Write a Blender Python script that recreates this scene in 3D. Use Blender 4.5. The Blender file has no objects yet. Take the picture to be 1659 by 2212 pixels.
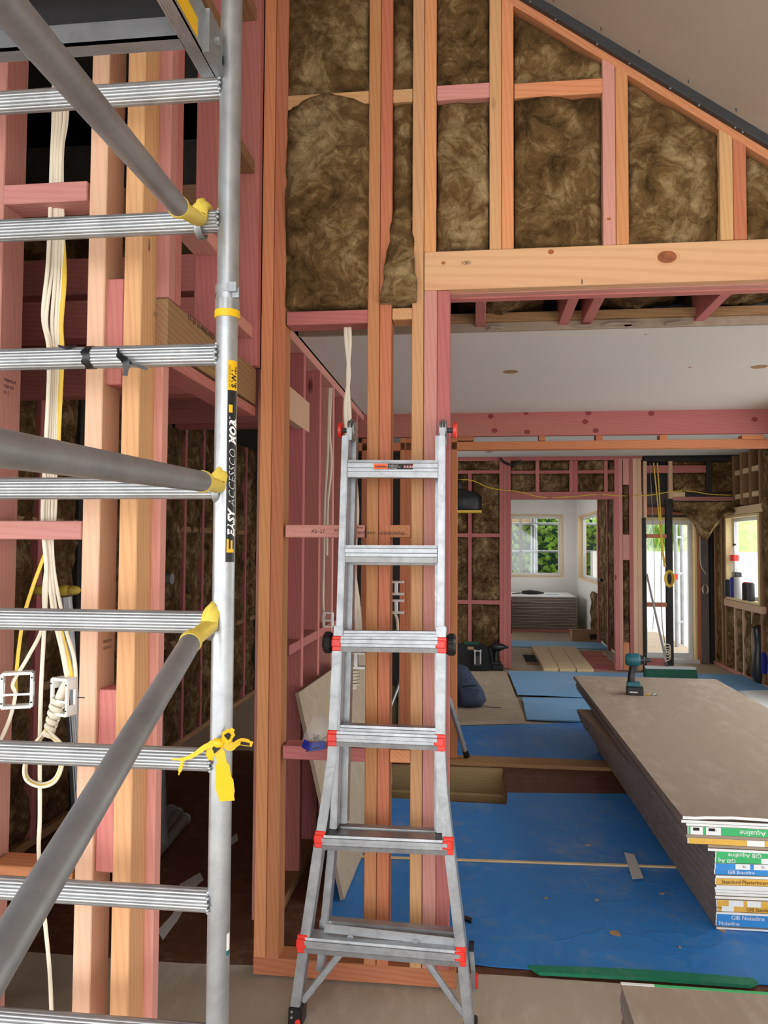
import bpy, bmesh, math, random
from mathutils import Vector, Matrix, noise
random.seed(7)
R = math.radians
# ---------------------------------------------------------------- camera, sky, exposure
W, H, F = 1659, 2212, 1661.0
CAMZ, CAMY = 1.6076, -2.85
PITCH, YAW, ROLL = R(2.42), R(6.633), R(0.3105)
fw = Vector((-math.sin(YAW)*math.cos(PITCH), math.cos(YAW)*math.cos(PITCH), math.sin(PITCH)))
rt0 = Vector((math.cos(YAW), math.sin(YAW), 0)); up0 = rt0.cross(fw)
rt = math.cos(ROLL)*rt0 + math.sin(ROLL)*up0
up = -math.sin(ROLL)*rt0 + math.cos(ROLL)*up0
CAM = Vector((0, CAMY, CAMZ))
scene = bpy.context.scene
col = scene.collection
cd = bpy.data.cameras.new('camera'); cam = bpy.data.objects.new('camera', cd); col.objects.link(cam)
cd.sensor_fit = 'HORIZONTAL'; cd.sensor_width = 36; cd.lens = 36*F/W; cd.clip_start = .02; cd.clip_end = 300
cam.matrix_world = Matrix.Translation(CAM) @ Matrix((rt, up, -fw)).transposed().to_4x4()
scene.camera = cam
wd = bpy.data.worlds.new('overcast_sky'); scene.world = wd; wd.use_nodes = True
wd.node_tree.nodes['Background'].inputs[0].default_value = (0.95, 0.975, 1, 1)
wd.node_tree.nodes['Background'].inputs[1].default_value = 4.5
scene.view_settings.view_transform = 'Standard'; scene.view_settings.look = 'None'
scene.view_settings.exposure = 0.0; scene.view_settings.gamma = 1
scene.view_settings.use_curve_mapping = False

# ---------------------------------------------------------------- helpers
def ray(px, py): return fw + rt*((px-W/2)/F) - up*((py-H/2)/F)
def P(px, py, X=None, Y=None, Z=None):
    """point of the place that lies on the plane X, Y or Z = value"""
    d = ray(px, py)
    t = (X-CAM.x)/d.x if X is not None else (Y-CAM.y)/d.y if Y is not None else (Z-CAM.z)/d.z
    return CAM + d*t
def tag(o, label=None, cat=None, group=None, kind=None):
    if label: o['label'] = label
    if cat: o['category'] = cat
    if group: o['group'] = group
    if kind: o['kind'] = kind
    return o
def empty(name, loc=(0, 0, 0), label=None, cat=None, group=None, kind=None):
    o = bpy.data.objects.new(name, None); o.location = loc; o.empty_display_size = .05
    col.objects.link(o); return tag(o, label, cat, group, kind)
def link(name, me, mat=None, parent=None, loc=None):
    o = bpy.data.objects.new(name, me); col.objects.link(o)
    if mat is not None and len(me.materials) == 0: me.materials.append(mat)
    if parent is not None:
        o.parent = parent
    if loc is not None: o.location = loc
    return o
class MB:
    """collects shapes into one mesh"""
    def __init__(s): s.v = []; s.f = []; s.m = []
    def add(s, vs, fs, m=0):
        b = len(s.v); s.v += [tuple(v) for v in vs]; s.f += [tuple(i+b for i in f) for f in fs]; s.m += [m]*len(fs); return s
    def box(s, x0, x1, y0, y1, z0, z1, m=0):
        vs = [(x, y, z) for z in (z0, z1) for y in (y0, y1) for x in (x0, x1)]
        return s.add(vs, [(0, 2, 3, 1), (4, 5, 7, 6), (0, 1, 5, 4), (2, 6, 7, 3), (0, 4, 6, 2), (1, 3, 7, 5)], m)
    def hexa(s, q0, q1, m=0):
        """two matching quads (4 points each, same winding)"""
        vs = list(q0)+list(q1)
        return s.add(vs, [(3, 2, 1, 0), (4, 5, 6, 7)]+[(i, (i+1) % 4, 4+(i+1) % 4, 4+i) for i in range(4)], m)
    def prism(s, poly, z0, z1, m=0):
        """polygon of (x, y) raised from z0 to z1"""
        n = len(poly); a = sum(poly[i][0]*poly[(i+1) % n][1]-poly[(i+1) % n][0]*poly[i][1] for i in range(n))
        if a < 0: poly = poly[::-1]
        vs = [(p[0], p[1], z0) for p in poly]+[(p[0], p[1], z1) for p in poly]
        return s.add(vs, [tuple(range(n-1, -1, -1)), tuple(range(n, 2*n))]+[(i, (i+1) % n, n+(i+1) % n, n+i) for i in range(n)], m)
    def prism_dir(s, pts, d, m=0):
        """planar polygon of 3-D points pushed along d"""
        pts = [Vector(p) for p in pts]; d = Vector(d); n = len(pts)
        nn = Vector((0, 0, 0))
        for i in range(n): nn += pts[i].cross(pts[(i+1) % n])
        if nn.dot(d) < 0: pts = pts[::-1]
        vs = pts+[p+d for p in pts]
        return s.add(vs, [tuple(range(n-1, -1, -1)), tuple(range(n, 2*n))]+[(i, (i+1) % n, n+(i+1) % n, n+i) for i in range(n)], m)
    def tube(s, pts, r, n=10, flat=1.0, side=None, prof=None, m=0, caps=True):
        """tube along points; r one radius or a list; flat squeezes across `side`; prof(angle) scales the radius"""
        pts = [Vector(p) for p in pts]; k = len(pts); rings = []
        ref = Vector(side) if side is not None else None
        prev = None
        for i, p in enumerate(pts):
            t = (pts[min(i+1, k-1)]-pts[max(i-1, 0)]).normalized()
            if ref is not None: a = ref-t*ref.dot(t)
            elif prev is not None: a = prev-t*prev.dot(t)
            else:
                a = Vector((0, 0, 1)) if abs(t.z) < .9 else Vector((1, 0, 0)); a = a-t*a.dot(t)
            a.normalize(); prev = a; b = t.cross(a)
            rr = r[i] if isinstance(r, (list, tuple)) else r
            rings.append([p+a*(math.cos(q)*rr*(prof(q) if prof else 1))+b*(math.sin(q)*rr*flat*(prof(q) if prof else 1)) for q in (2*math.pi*j/n for j in range(n))])
        vs = [v for g in rings for v in g]; fs = []
        for i in range(k-1):
            for j in range(n):
                a0 = i*n+j; a1 = i*n+(j+1) % n
                fs.append((a0, a1, a1+n, a0+n))
        if caps: fs += [tuple(range(n-1, -1, -1)), tuple(range((k-1)*n, k*n))]
        return s.add(vs, fs, m)
    def cyl(s, a, b, r, n=16, m=0, prof=None): return s.tube([a, b], r, n, m=m, prof=prof)
    def ball(s, c, rx, ry=None, rz=None, n=12, m=0):
        ry = ry or rx; rz = rz or rx; c = Vector(c); k = n//2; vs = [c+Vector((0, 0, -rz))]; fs = []
        for i in range(1, k):
            p = math.pi*i/k-math.pi/2
            for j in range(n):
                q = 2*math.pi*j/n; vs.append(c+Vector((rx*math.cos(p)*math.cos(q), ry*math.cos(p)*math.sin(q), rz*math.sin(p))))
        vs.append(c+Vector((0, 0, rz))); L = len(vs)-1
        for j in range(n): fs.append((0, 1+(j+1) % n, 1+j)); fs.append((L, L-n+j, L-n+(j+1) % n))
        for i in range(k-2):
            for j in range(n):
                a0 = 1+i*n+j; a1 = 1+i*n+(j+1) % n; fs.append((a0, a1, a1+n, a0+n))
        return s.add(vs, fs, m)
    def mesh(s, name, smooth=0):
        me = bpy.data.meshes.new(name); me.from_pydata(s.v, [], s.f)
        if any(s.m): me.polygons.foreach_set('material_index', s.m)
        if smooth:
            me.polygons.foreach_set('use_smooth', [True]*len(me.polygons)); me.set_sharp_from_angle(angle=R(smooth))
        me.update(); return me
    def build(s, name, mat, parent=None, smooth=0, mats=None, bevel=0, rel=None):
        if rel is not None: s.v = [(v[0]-rel[0], v[1]-rel[1], v[2]-rel[2]) for v in s.v]
        me = s.mesh(name, smooth)
        if bevel:
            bm = bmesh.new(); bm.from_mesh(me)
            bmesh.ops.bevel(bm, geom=[e for e in bm.edges if len(e.link_faces) == 2 and e.calc_face_angle(0) > .6], offset=bevel, segments=1, affect='EDGES')
            bm.to_mesh(me); bm.free()
        for q in (mats or [mat]): me.materials.append(q)
        o = link(name, me, None, parent)
        if rel is not None: o.location = rel
        return o
_bx = {}
def cbox_mesh(dx, dy, dz, bev):
    key = (round(dx, 4), round(dy, 4), round(dz, 4), bev)
    if key not in _bx:
        me = bpy.data.meshes.new('box'); bm = bmesh.new(); bmesh.ops.create_cube(bm, size=1)
        for v in bm.verts: v.co = Vector((v.co.x*dx, v.co.y*dy, v.co.z*dz))
        if bev: bmesh.ops.bevel(bm, geom=bm.edges[:], offset=min(bev, .3*min(dx, dy, dz)), segments=1, affect='EDGES')
        bm.to_mesh(me); bm.free(); _bx[key] = me
    return _bx[key]
PERM = {0: Matrix(((0, 0, 1), (1, 0, 0), (0, 1, 0))), 1: Matrix(((0, 1, 0), (0, 0, 1), (1, 0, 0))), 2: Matrix.Identity(3)}
def timber(name, x0, x1, y0, y1, z0, z1, mat, parent=None, bev=.0025):
    """sawn timber: the grain runs along local Z, the long side"""
    x0, x1 = min(x0, x1), max(x0, x1); z0, z1 = min(z0, z1), max(z0, z1); y0, y1 = min(y0, y1), max(y0, y1)
    d = [x1-x0, y1-y0, z1-z0]; L = d.index(max(d)); Q = PERM[L]
    loc = [abs(sum(Q[w][l]*d[w] for w in range(3))) for l in range(3)]
    me = cbox_mesh(*loc, bev).copy(); me.name = name; me.materials.append(mat)
    o = bpy.data.objects.new(name, me); col.objects.link(o)
    o.matrix_local = Matrix.Translation(((x0+x1)/2, (y0+y1)/2, (z0+z1)/2)) @ Q.to_4x4()
    if parent is not None: o.parent = parent
    return o
def beam(name, a, b, w, d, mat, parent=None, upv=(0, 0, 1), bev=.0025):
    """timber from a to b, w across, d along upv"""
    a = Vector(a); b = Vector(b); t = (b-a); L = t.length; t.normalize()
    u = Vector(upv); u = (u-t*u.dot(t)).normalized(); s = u.cross(t)
    me = cbox_mesh(w, d, L, bev).copy(); me.name = name; me.materials.append(mat)
    o = bpy.data.objects.new(name, me); col.objects.link(o)
    M = Matrix((s, u, t)).transposed().to_4x4(); o.matrix_local = Matrix.Translation((a+b)/2) @ M
    if parent is not None: o.parent = parent
    return o
def fb(px0, px1, py0, py1, Y):
    """x0, x1, z0, z1 in metres of a front-facing rectangle standing in the plane Y"""
    my = (py0+py1)/2; mx = (px0+px1)/2
    return P(px0, my, Y=Y).x, P(px1, my, Y=Y).x, P(mx, py1, Y=Y).z, P(mx, py0, Y=Y).z
def stick(name, px0, px1, py0, py1, Y, depth, mat, parent, bev=.0025):
    x0, x1, z0, z1 = fb(px0, px1, py0, py1, Y)
    return timber(name, x0, x1, Y, Y+depth, z0, z1, mat, parent, bev)
def smooth_path(pts, k=6):
    pts = [Vector(p) for p in pts]; out = []
    for i in range(len(pts)-1):
        p0 = pts[max(i-1, 0)]; p1 = pts[i]; p2 = pts[i+1]; p3 = pts[min(i+2, len(pts)-1)]
        for j in range(k):
            t = j/k
            out.append(.5*((2*p1)+(p2-p0)*t+(2*p0-5*p1+4*p2-p3)*t*t+(3*p1-p0-3*p2+p3)*t**3))
    out.append(pts[-1]); return out
def text_mesh(s, size=1.0, ext=0.0, align='LEFT', shear=0, bold=0, space=1.0, res=2):
    cu = bpy.data.curves.new('lettering', 'FONT'); cu.body = s; cu.size = size; cu.extrude = ext; cu.align_x = align
    cu.shear = shear; cu.offset = bold; cu.space_character = space; cu.resolution_u = res
    o = bpy.data.objects.new('lettering', cu); me = bpy.data.meshes.new_from_object(o)
    bpy.data.objects.remove(o); bpy.data.curves.remove(cu); return me
def lettering(s, size, origin, ex, ey, mat, parent, name='lettering', **kw):
    """flat print: ex is the reading direction, ey the up of the letters"""
    me = text_mesh(s, size, **kw); ex = Vector(ex).normalized(); ey = Vector(ey).normalized(); n = ex.cross(ey)
    M = Matrix.Translation(Vector(origin)+n*.0008) @ Matrix((ex, ey, n)).transposed().to_4x4()
    me.transform(M); me.materials.append(mat)
    o = link(name, me, None, parent)
    return o

# ---------------------------------------------------------------- materials
def lin(c):
    c = [x/255 for x in c]; return tuple(x/12.92 if x <= .04045 else ((x+.055)/1.055)**2.4 for x in c)+(1,)
class NT:
    def __init__(s, name):
        s.mat = bpy.data.materials.new(name); s.mat.use_nodes = True; s.t = s.mat.node_tree
        s.b = s.t.nodes['Principled BSDF']; s.out = s.t.nodes['Material Output']
    def n(s, typ, **kw):
        x = s.t.nodes.new(typ)
        for k, v in kw.items():
            if k.startswith('i_'):
                key = k[2:]; key = int(key) if key.isdigit() else key.replace('_', ' ')
                if hasattr(v, 'is_output') or isinstance(v, bpy.types.NodeSocket): s.t.links.new(v, x.inputs[key])
                else: x.inputs[key].default_value = v
            else: setattr(x, k, v)
        return x
    def l(s, a, b): s.t.links.new(a, b)
    def coord(s, scale=(1, 1, 1), rnd=True):
        tc = s.n('ShaderNodeTexCoord'); v = tc.outputs['Object']
        if rnd:
            oi = s.n('ShaderNodeObjectInfo'); mu = s.n('ShaderNodeMath', operation='MULTIPLY', i_0=oi.outputs['Random'], i_1=37.0)
            va = s.n('ShaderNodeVectorMath', operation='ADD', i_0=v); s.l(mu.outputs[0], va.inputs[1]); v = va.outputs[0]
        ml = s.n('ShaderNodeVectorMath', operation='MULTIPLY', i_0=v, i_1=scale); return ml.outputs[0]
    def noise(s, v, scale, detail=4, rough=.55, dist=0):
        return s.n('ShaderNodeTexNoise', i_Vector=v, i_Scale=scale, i_Detail=detail, i_Roughness=rough, i_Distortion=dist).outputs[0]
    def ramp(s, fac, stops):
        r = s.n('ShaderNodeValToRGB', i_0=fac); e = r.color_ramp.elements
        while len(e) < len(stops): e.new(.5)
        for q, (p, c) in zip(e, stops): q.position = p; q.color = c
        return r.outputs[0]
    def mix(s, f, a, b, mode='MIX'):
        m = s.n('ShaderNodeMix', data_type='RGBA', blend_type=mode)
        for key, v in ((0, f), (6, a), (7, b)):
            if isinstance(v, bpy.types.NodeSocket): s.l(v, m.inputs[key])
            else: m.inputs[key].default_value = v
        return m.outputs[2]
    def bump(s, h, strength=.3, dist=.01):
        b = s.n('ShaderNodeBump', i_Height=h, i_Strength=strength, i_Distance=dist); s.l(b.outputs[0], s.b.inputs['Normal'])
    def done(s, colr=None, rough=.6, metal=0, spec=None):
        if colr is not None:
            if isinstance(colr, bpy.types.NodeSocket): s.l(colr, s.b.inputs['Base Color'])
            else: s.b.inputs['Base Color'].default_value = colr
        if isinstance(rough, bpy.types.NodeSocket): s.l(rough, s.b.inputs['Roughness'])
        else: s.b.inputs['Roughness'].default_value = rough
        s.b.inputs['Metallic'].default_value = metal
        if spec is not None: s.b.inputs['Specular IOR Level'].default_value = spec
        return s.mat
def wood(name, light, dark, knot=(70, 30, 20), var=.18, ring=34, knots=True, kscale=1.0):
    t = NT(name); v = t.coord((1, 1, .07))
    nz = t.noise(v, 5, 3, .5)
    wv = t.n('ShaderNodeTexWave', i_Vector=v, i_Scale=ring, i_Distortion=5.0, i_Detail=2.0, i_Detail_Scale=.6, wave_type='BANDS', bands_direction='DIAGONAL').outputs['Fac']
    big = t.noise(v, 2.2, 3, .6)
    wf_ = t.n('ShaderNodeMapRange', i_Value=wv, i_1=.45, i_2=1.0, i_3=0, i_4=.5).outputs[0]
    c = t.mix(big, lin(light), t.mix(.6, lin(light), lin(dark)))
    c = t.mix(wf_, c, lin(dark))
    fine = t.noise(v, 220, 2, .6)
    c = t.mix(.18, c, t.ramp(fine, [(.3, lin(dark)), (.7, lin(light))]))
    oi = t.n('ShaderNodeObjectInfo')
    hs = t.n('ShaderNodeHueSaturation', i_Color=c)
    mr = t.n('ShaderNodeMapRange', i_Value=oi.outputs['Random'], i_3=1-var, i_4=1+var); t.l(mr.outputs[0], hs.inputs['Value'])
    m2 = t.n('ShaderNodeMapRange', i_Value=nz, i_1=.3, i_2=.7, i_3=.49, i_4=.512); t.l(m2.outputs[0], hs.inputs['Hue'])
    c = hs.outputs[0]
    if knots:
        kv = t.coord((4.2*kscale, 4.2*kscale, 1.5*kscale))
        vo = t.n('ShaderNodeTexVoronoi', i_Vector=kv, i_Scale=1.0, i_Randomness=1.0)
        k = t.n('ShaderNodeMapRange', i_Value=vo.outputs['Distance'], i_1=.035, i_2=.075, i_3=.85, i_4=0)
        c = t.mix(k.outputs[0], c, lin(knot))
    t.bump(fine, .15, .002)
    return t.done(c, .72, spec=.25)
def plain(name, c, rough=.6, metal=0, var=0.12, scale=6, bump=0, spec=None):
    t = NT(name); v = t.coord()
    nz = t.noise(v, scale, 5, .6)
    a = tuple(x*(1-var) for x in lin(c)[:3])+(1,); b = tuple(min(1, x*(1+var)) for x in lin(c)[:3])+(1,)
    cc = t.ramp(nz, [(.3, a), (.7, b)])
    if bump: t.bump(t.noise(v, scale*8, 3, .6), bump, .003)
    return t.done(cc, rough, metal, spec)
def dusty(name, c, dust, amount=.5, rough=.8, scale=3.0, bump=.25, stretch=(1, 1, 1), rnd=False):
    t = NT(name); v = t.coord(stretch, rnd)
    n1 = t.noise(v, scale, 7, .65, .4); n2 = t.noise(v, scale*7, 5, .7)
    f = t.n('ShaderNodeMath', operation='MULTIPLY', i_0=n1, i_1=n2).outputs[0]
    m = t.n('ShaderNodeMapRange', i_Value=f, i_1=.24, i_2=.42, i_3=0, i_4=amount).outputs[0]
    c2 = t.mix(n2, tuple(x*.86 for x in lin(c)[:3])+(1,), lin(c))
    cc = t.mix(m, c2, lin(dust)); t.bump(n1, bump, .012)
    return t.done(cc, rough, spec=.3)
def membrane(name, c, dust, amount=.5):
    t = NT(name); v = t.coord((1, 1, 1), False)
    n1 = t.noise(v, 2.3, 8, .68, .6); n2 = t.noise(v, 11, 6, .72, .3); n3 = t.noise(v, 1.1, 3, .5)
    f = t.n('ShaderNodeMath', operation='MULTIPLY', i_0=n1, i_1=n2).outputs[0]
    m = t.n('ShaderNodeMapRange', i_Value=f, i_1=.25, i_2=.46, i_3=0, i_4=amount).outputs[0]
    c2 = t.mix(n3, tuple(x*.72 for x in lin(c)[:3])+(1,), tuple(min(1, x*1.2) for x in lin(c)[:3])+(1,))
    cc = t.mix(m, c2, lin(dust))
    wv = t.n('ShaderNodeTexNoise', i_Vector=v, i_Scale=3.0, i_Detail=3.0)
    va = t.n('ShaderNodeVectorMath', operation='MULTIPLY_ADD', i_0=wv.outputs[1], i_1=(.3, .3, .3), i_2=v).outputs[0]
    vo = t.n('ShaderNodeTexVoronoi', i_Vector=va, i_Scale=2.6, feature='DISTANCE_TO_EDGE')
    k = t.n('ShaderNodeMapRange', i_Value=vo.outputs['Distance'], i_1=0, i_2=.05, i_3=1, i_4=0).outputs[0]
    h = t.n('ShaderNodeMath', operation='MULTIPLY_ADD', i_0=k, i_1=.25, i_2=n1).outputs[0]
    t.bump(h, .5, .012)
    return t.done(cc, .48, spec=.35)
def fibre(name, c0, c1, c2):
    t = NT(name); v = t.coord((1, 1, 1))
    wv = t.n('ShaderNodeTexNoise', i_Vector=v, i_Scale=6.0, i_Detail=3.0)
    va = t.n('ShaderNodeVectorMath', operation='MULTIPLY_ADD', i_0=wv.outputs[1], i_1=(.16, .16, .16), i_2=v).outputs[0]
    big = t.noise(v, 4.5, 3, .5); a = t.noise(va, 16, 8, .68, .5); b = t.noise(va, 110, 4, .75, .4)
    mm = t.n('ShaderNodeMath', operation='MULTIPLY_ADD', i_0=big, i_1=.7, i_2=-.35).outputs[0]
    ab = t.n('ShaderNodeMath', operation='ADD', i_0=a, i_1=mm).outputs[0]
    c = t.ramp(ab, [(.3, lin(c0)), (.5, lin(c1)), (.74, lin(c2))])
    c = t.mix(.38, c, t.ramp(b, [(.3, lin(c0)), (.7, lin(c2))]), 'OVERLAY')
    vo = t.n('ShaderNodeTexVoronoi', i_Vector=va, i_Scale=7.0, feature='DISTANCE_TO_EDGE')
    k = t.n('ShaderNodeMapRange', i_Value=vo.outputs['Distance'], i_1=0, i_2=.03, i_3=.5, i_4=0).outputs[0]
    c = t.mix(t.n('ShaderNodeMath', operation='MULTIPLY', i_0=k, i_1=a).outputs[0], c, lin([x*.4 for x in c0]))  # crease shade painted into the wool colour as dark lines
    h = t.n('ShaderNodeMath', operation='MULTIPLY_ADD', i_0=b, i_1=.4, i_2=a).outputs[0]
    t.bump(h, .9, .025)
    return t.done(c, .95, spec=.1)
def metal(name, c, rough=.36, dull=.25, scale=9, mt=.8):
    t = NT(name); v = t.coord((1, 1, 1)); n1 = t.noise(v, scale, 6, .7, .6); n2 = t.noise(v, 90, 3, .6)
    cc = t.ramp(n1, [(.35, tuple(x*(1-dull) for x in lin(c)[:3])+(1,)), (.62, lin(c))])
    rr = t.n('ShaderNodeMapRange', i_Value=n2, i_3=rough-.08, i_4=rough+.14).outputs[0]
    t.bump(n2, .05, .001)
    return t.done(cc, rr, mt)
def glass(name):
    t = NT(name); t.t.nodes.remove(t.b)
    tr = t.n('ShaderNodeBsdfTransparent'); gl = t.n('ShaderNodeBsdfGlossy', i_Roughness=.02)
    mx = t.n('ShaderNodeMixShader', i_0=.05, i_1=tr.outputs[0], i_2=gl.outputs[0]); t.l(mx.outputs[0], t.out.inputs[0]); return t.mat
def clearfilm(name, c=(230, 225, 220)):
    t = NT(name); t.b.inputs['Base Color'].default_value = lin(c); t.b.inputs['Alpha'].default_value = .2; t.b.inputs['Roughness'].default_value = .15
    return t.mat
M = dict(
 orange=wood('orange_timber', (214, 150, 106), (188, 114, 72), knot=(120, 60, 36)),
 orange2=wood('reddish_orange_timber', (207, 138, 98), (178, 102, 66), knot=(115, 55, 34)),
 tan=wood('pale_tan_timber', (224, 186, 156), (208, 162, 130), knot=(120, 60, 35), var=.08),
 honey=wood('honey_timber', (216, 168, 122), (192, 136, 92), knot=(110, 55, 25), var=.06),
 pink=wood('pink_treated_timber', (208, 150, 138), (190, 124, 114), knot=(120, 60, 50)),
 rose=wood('deep_pink_treated_timber', (196, 124, 116), (172, 96, 92), knot=(100, 36, 34), var=.12),
 beam=wood('knotty_lintel_timber', (226, 178, 138), (205, 150, 110), knot=(120, 55, 25), ring=16, var=.05, kscale=.7),
 old=wood('old_grey_brown_timber', (170, 132, 96), (128, 92, 62), knot=(60, 35, 22)),
 olive=wood('olive_treated_joist', (168, 146, 104), (138, 116, 78), knot=(70, 45, 25)),
 pale=wood('pale_new_timber', (226, 200, 160), (208, 176, 132), knot=(140, 90, 50), var=.06),
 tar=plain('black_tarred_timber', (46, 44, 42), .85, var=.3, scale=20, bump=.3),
 cut=dusty('grey_brown_floor_board', (184, 170, 150), (208, 198, 182), .6, .85, 2.2, .1, (1, .35, 1)),
 brown=dusty('red_brown_particle_board', (96, 58, 38), (140, 112, 92), .55, .55, 2.6, .1),
 ply=dusty('tan_plywood', (178, 160, 136), (200, 188, 168), .4, .8, 1.5, .08),
 blue=membrane('blue_floor_underlay', (48, 130, 208), (158, 160, 160), .55),
 bluepale=membrane('pale_blue_floor_underlay', (110, 166, 212), (178, 182, 184), .45),
 green=dusty('green_membrane_edge', (30, 128, 96), (140, 150, 140), .4, .5, 3, .3),
 white=plain('white_plasterboard', (226, 222, 216), .85, var=.03),
 ceil=plain('off_white_ceiling_board', (214, 208, 202), .9, var=.025, scale=2),
 greige=dusty('grey_brown_ceiling_paper', (186, 170, 154), (198, 184, 168), .4, .9, 1.2, .02),
 paper=dusty('brown_plasterboard_paper', (166, 147, 128), (196, 182, 166), .4, .9, 2.6, .05, (1, .3, 1), True),
 edge=plain('grey_plasterboard_edge', (128, 116, 112), .9, var=.2, scale=14),
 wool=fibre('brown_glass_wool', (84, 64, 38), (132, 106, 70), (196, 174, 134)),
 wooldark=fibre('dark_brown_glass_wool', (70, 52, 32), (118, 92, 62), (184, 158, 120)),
 alu=metal('scuffed_aluminium', (178, 181, 184), .34, .25, 9, .72),
 alubright=metal('bright_ladder_aluminium', (172, 175, 178), .36, .3, 14, .6),
 aludull=metal('weathered_aluminium_tube', (140, 140, 142), .42, .25, 5, .4),
 steel=metal('galvanised_steel', (168, 172, 174), .45),
 channel=plain('dark_grey_channel', (62, 64, 66), .5, .3, var=.15),
 black=plain('black_plastic', (22, 22, 24), .35, var=.2),
 blackmatt=plain('black_fabric', (24, 25, 28), .9, var=.3, scale=30, bump=.3),
 navy=plain('navy_fabric', (52, 62, 82), .85, var=.25, scale=25, bump=.3),
 red=plain('red_plastic', (222, 52, 40), .35, var=.06),
 yellow=plain('faded_yellow_plastic', (226, 200, 84), .5, var=.1),
 tape=plain('yellow_tape', (226, 178, 8), .45, var=.08),
 cable=plain('cream_cable_sheath', (226, 214, 192), .5, var=.05),
 cabley=plain('yellow_cable_sheath', (222, 186, 60), .5, var=.05),
 wht=plain('white_plastic', (236, 236, 232), .4, var=.03),
 ink=plain('black_ink', (28, 22, 22), .7, var=.05),
 print_white=plain('white_print', (238, 238, 236), .5, var=.02),
 print_grey=plain('grey_print', (196, 194, 190), .6, var=.03),
 t_green=plain('green_end_tape', (62, 180, 106), .5, var=.05),
 t_blue=plain('blue_end_tape', (52, 140, 212), .5, var=.05),
 t_gold=plain('gold_end_tape', (226, 176, 74), .5, var=.06),
 sticker=plain('orange_sticker', (236, 96, 36), .45, var=.05),
 spot=plain('orange_spray_paint', (252, 120, 16), .6, var=.04),
 teal=plain('teal_plastic', (24, 92, 100), .45, var=.1),
 bristle=plain('dark_green_bristle', (28, 84, 62), .8, var=.35, scale=60),
 blue_dark=plain('dark_blue_plastic', (34, 40, 140), .4, var=.1),
 cream=plain('cream_window_reveal', (232, 206, 150), .6, var=.05),
 frame=plain('grey_white_window_frame', (214, 216, 216), .4, var=.03),
 glass=glass('window_glass'), film=clearfilm('clear_plastic_film'), carton=plain('grey_white_card', (214, 216, 218), .7, var=.03),
 leaf=plain('bright_green_leaf', (132, 172, 62), .5, var=.5, scale=3),
 grass=plain('muted_green_grass', (132, 152, 84), .9, var=.3, scale=8),  # plain muted green base colour
 conc=plain('pale_concrete', (236, 234, 230), .9, var=.06),
 void=plain('dark_soil', (40, 32, 26), .95, var=.3),
 card=plain('brown_cardboard', (168, 136, 104), .85, var=.06),
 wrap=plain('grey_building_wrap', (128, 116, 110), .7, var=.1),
 skin=plain('dusty_grey_steel', (150, 148, 146), .5, .6),
)
# ---------------------------------------------------------------- ground, floors
def zl(x): return 3.746-.708*x          # lower edge of the raking top plate of the front wall
def struct(name, mb, mat, **kw):
    o = mb.build(name, mat, **kw); o['kind'] = 'structure'; return o
def hole_rects(x0, x1, y0, y1, holes):
    """split a rectangle around rectangular holes -> list of rectangles"""
    rs = [(x0, x1, y0, y1)]
    for (a, b, c, d) in holes:
        nr = []
        for (p, q, r, s) in rs:
            if b <= p or a >= q or d <= r or c >= s: nr.append((p, q, r, s)); continue
            if a > p: nr.append((p, a, r, s))
            if b < q: nr.append((b, q, r, s))
            m0, m1 = max(p, a), min(q, b)
            if c > r: nr.append((m0, m1, r, c))
            if d < s: nr.append((m0, m1, d, s))
        rs = nr
    return rs
struct('ground_outside', MB().box(-40, 40, -40, 60, -.9, -.6), M['conc'])
struct('floor', MB().prism([(-4.2, -5.2), (4.2, -5.2), (4.2, .13), (.1, .13), (-.4, .11), (-1.1, .06), (-4.2, .07)], -.2, 0), M['cut'])
fm = MB()
HX0, HX1, HY0, HY1 = -.66, .21, 2.09, 2.86
for (a, b, c, d) in hole_rects(-2.6, 3.4, .05, 3.05, [(HX0, HX1, HY0, HY1)]): fm.box(a, b, c, d, -.03, -.003)
struct('floor_middle', fm, M['brown'])
fm = MB()
OX0, OX1 = P(1143, 1425, Z=0).x, 2.55                      # opened floor in the back room
for (a, b, c, d) in hole_rects(-2.6, 3.4, 3.05, 14, [(.72, .98, 7.75, 8.9), (1.35, 1.95, 7.4, 9.3)]): fm.box(a, b, c, d, -.03, -.003)
struct('floor_back', fm, M['ply'])
struct('subfloor_soil', MB().box(-2.6, 3.4, .05, 14, -.58, -.5), M['void'])
# joists seen through the two holes in the floor
jw = empty('floor_joists', (0, 0, 0), kind='structure')
timber('joist', -1.0, .6, 2.80, 2.85, -.25, -.005, M['olive'], jw)
timber('joist', -1.0, .6, 2.42, 2.47, -.25, -.07, M['olive'], jw)
timber('joist', .205, .25, 2.0, 2.9, -.25, -.035, M['old'], jw)
timber('joist', -1.0, .6, 2.0, 2.06, -.25, -.035, M['old'], jw)
for i, y in enumerate((7.55, 7.95, 8.35, 8.8, 9.2)): timber('joist', 1.3, 2.0, y, y+.05, -.2, -.01, M['rose'], jw)
timber('joist', .6, 1.1, 8.2, 8.25, -.2, -.04, M['old'], jw)
timber('trim_1', -.35, 3.3, 2.87, 3.06, -.01, .022, M['old'])['kind'] = 'structure'
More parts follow.
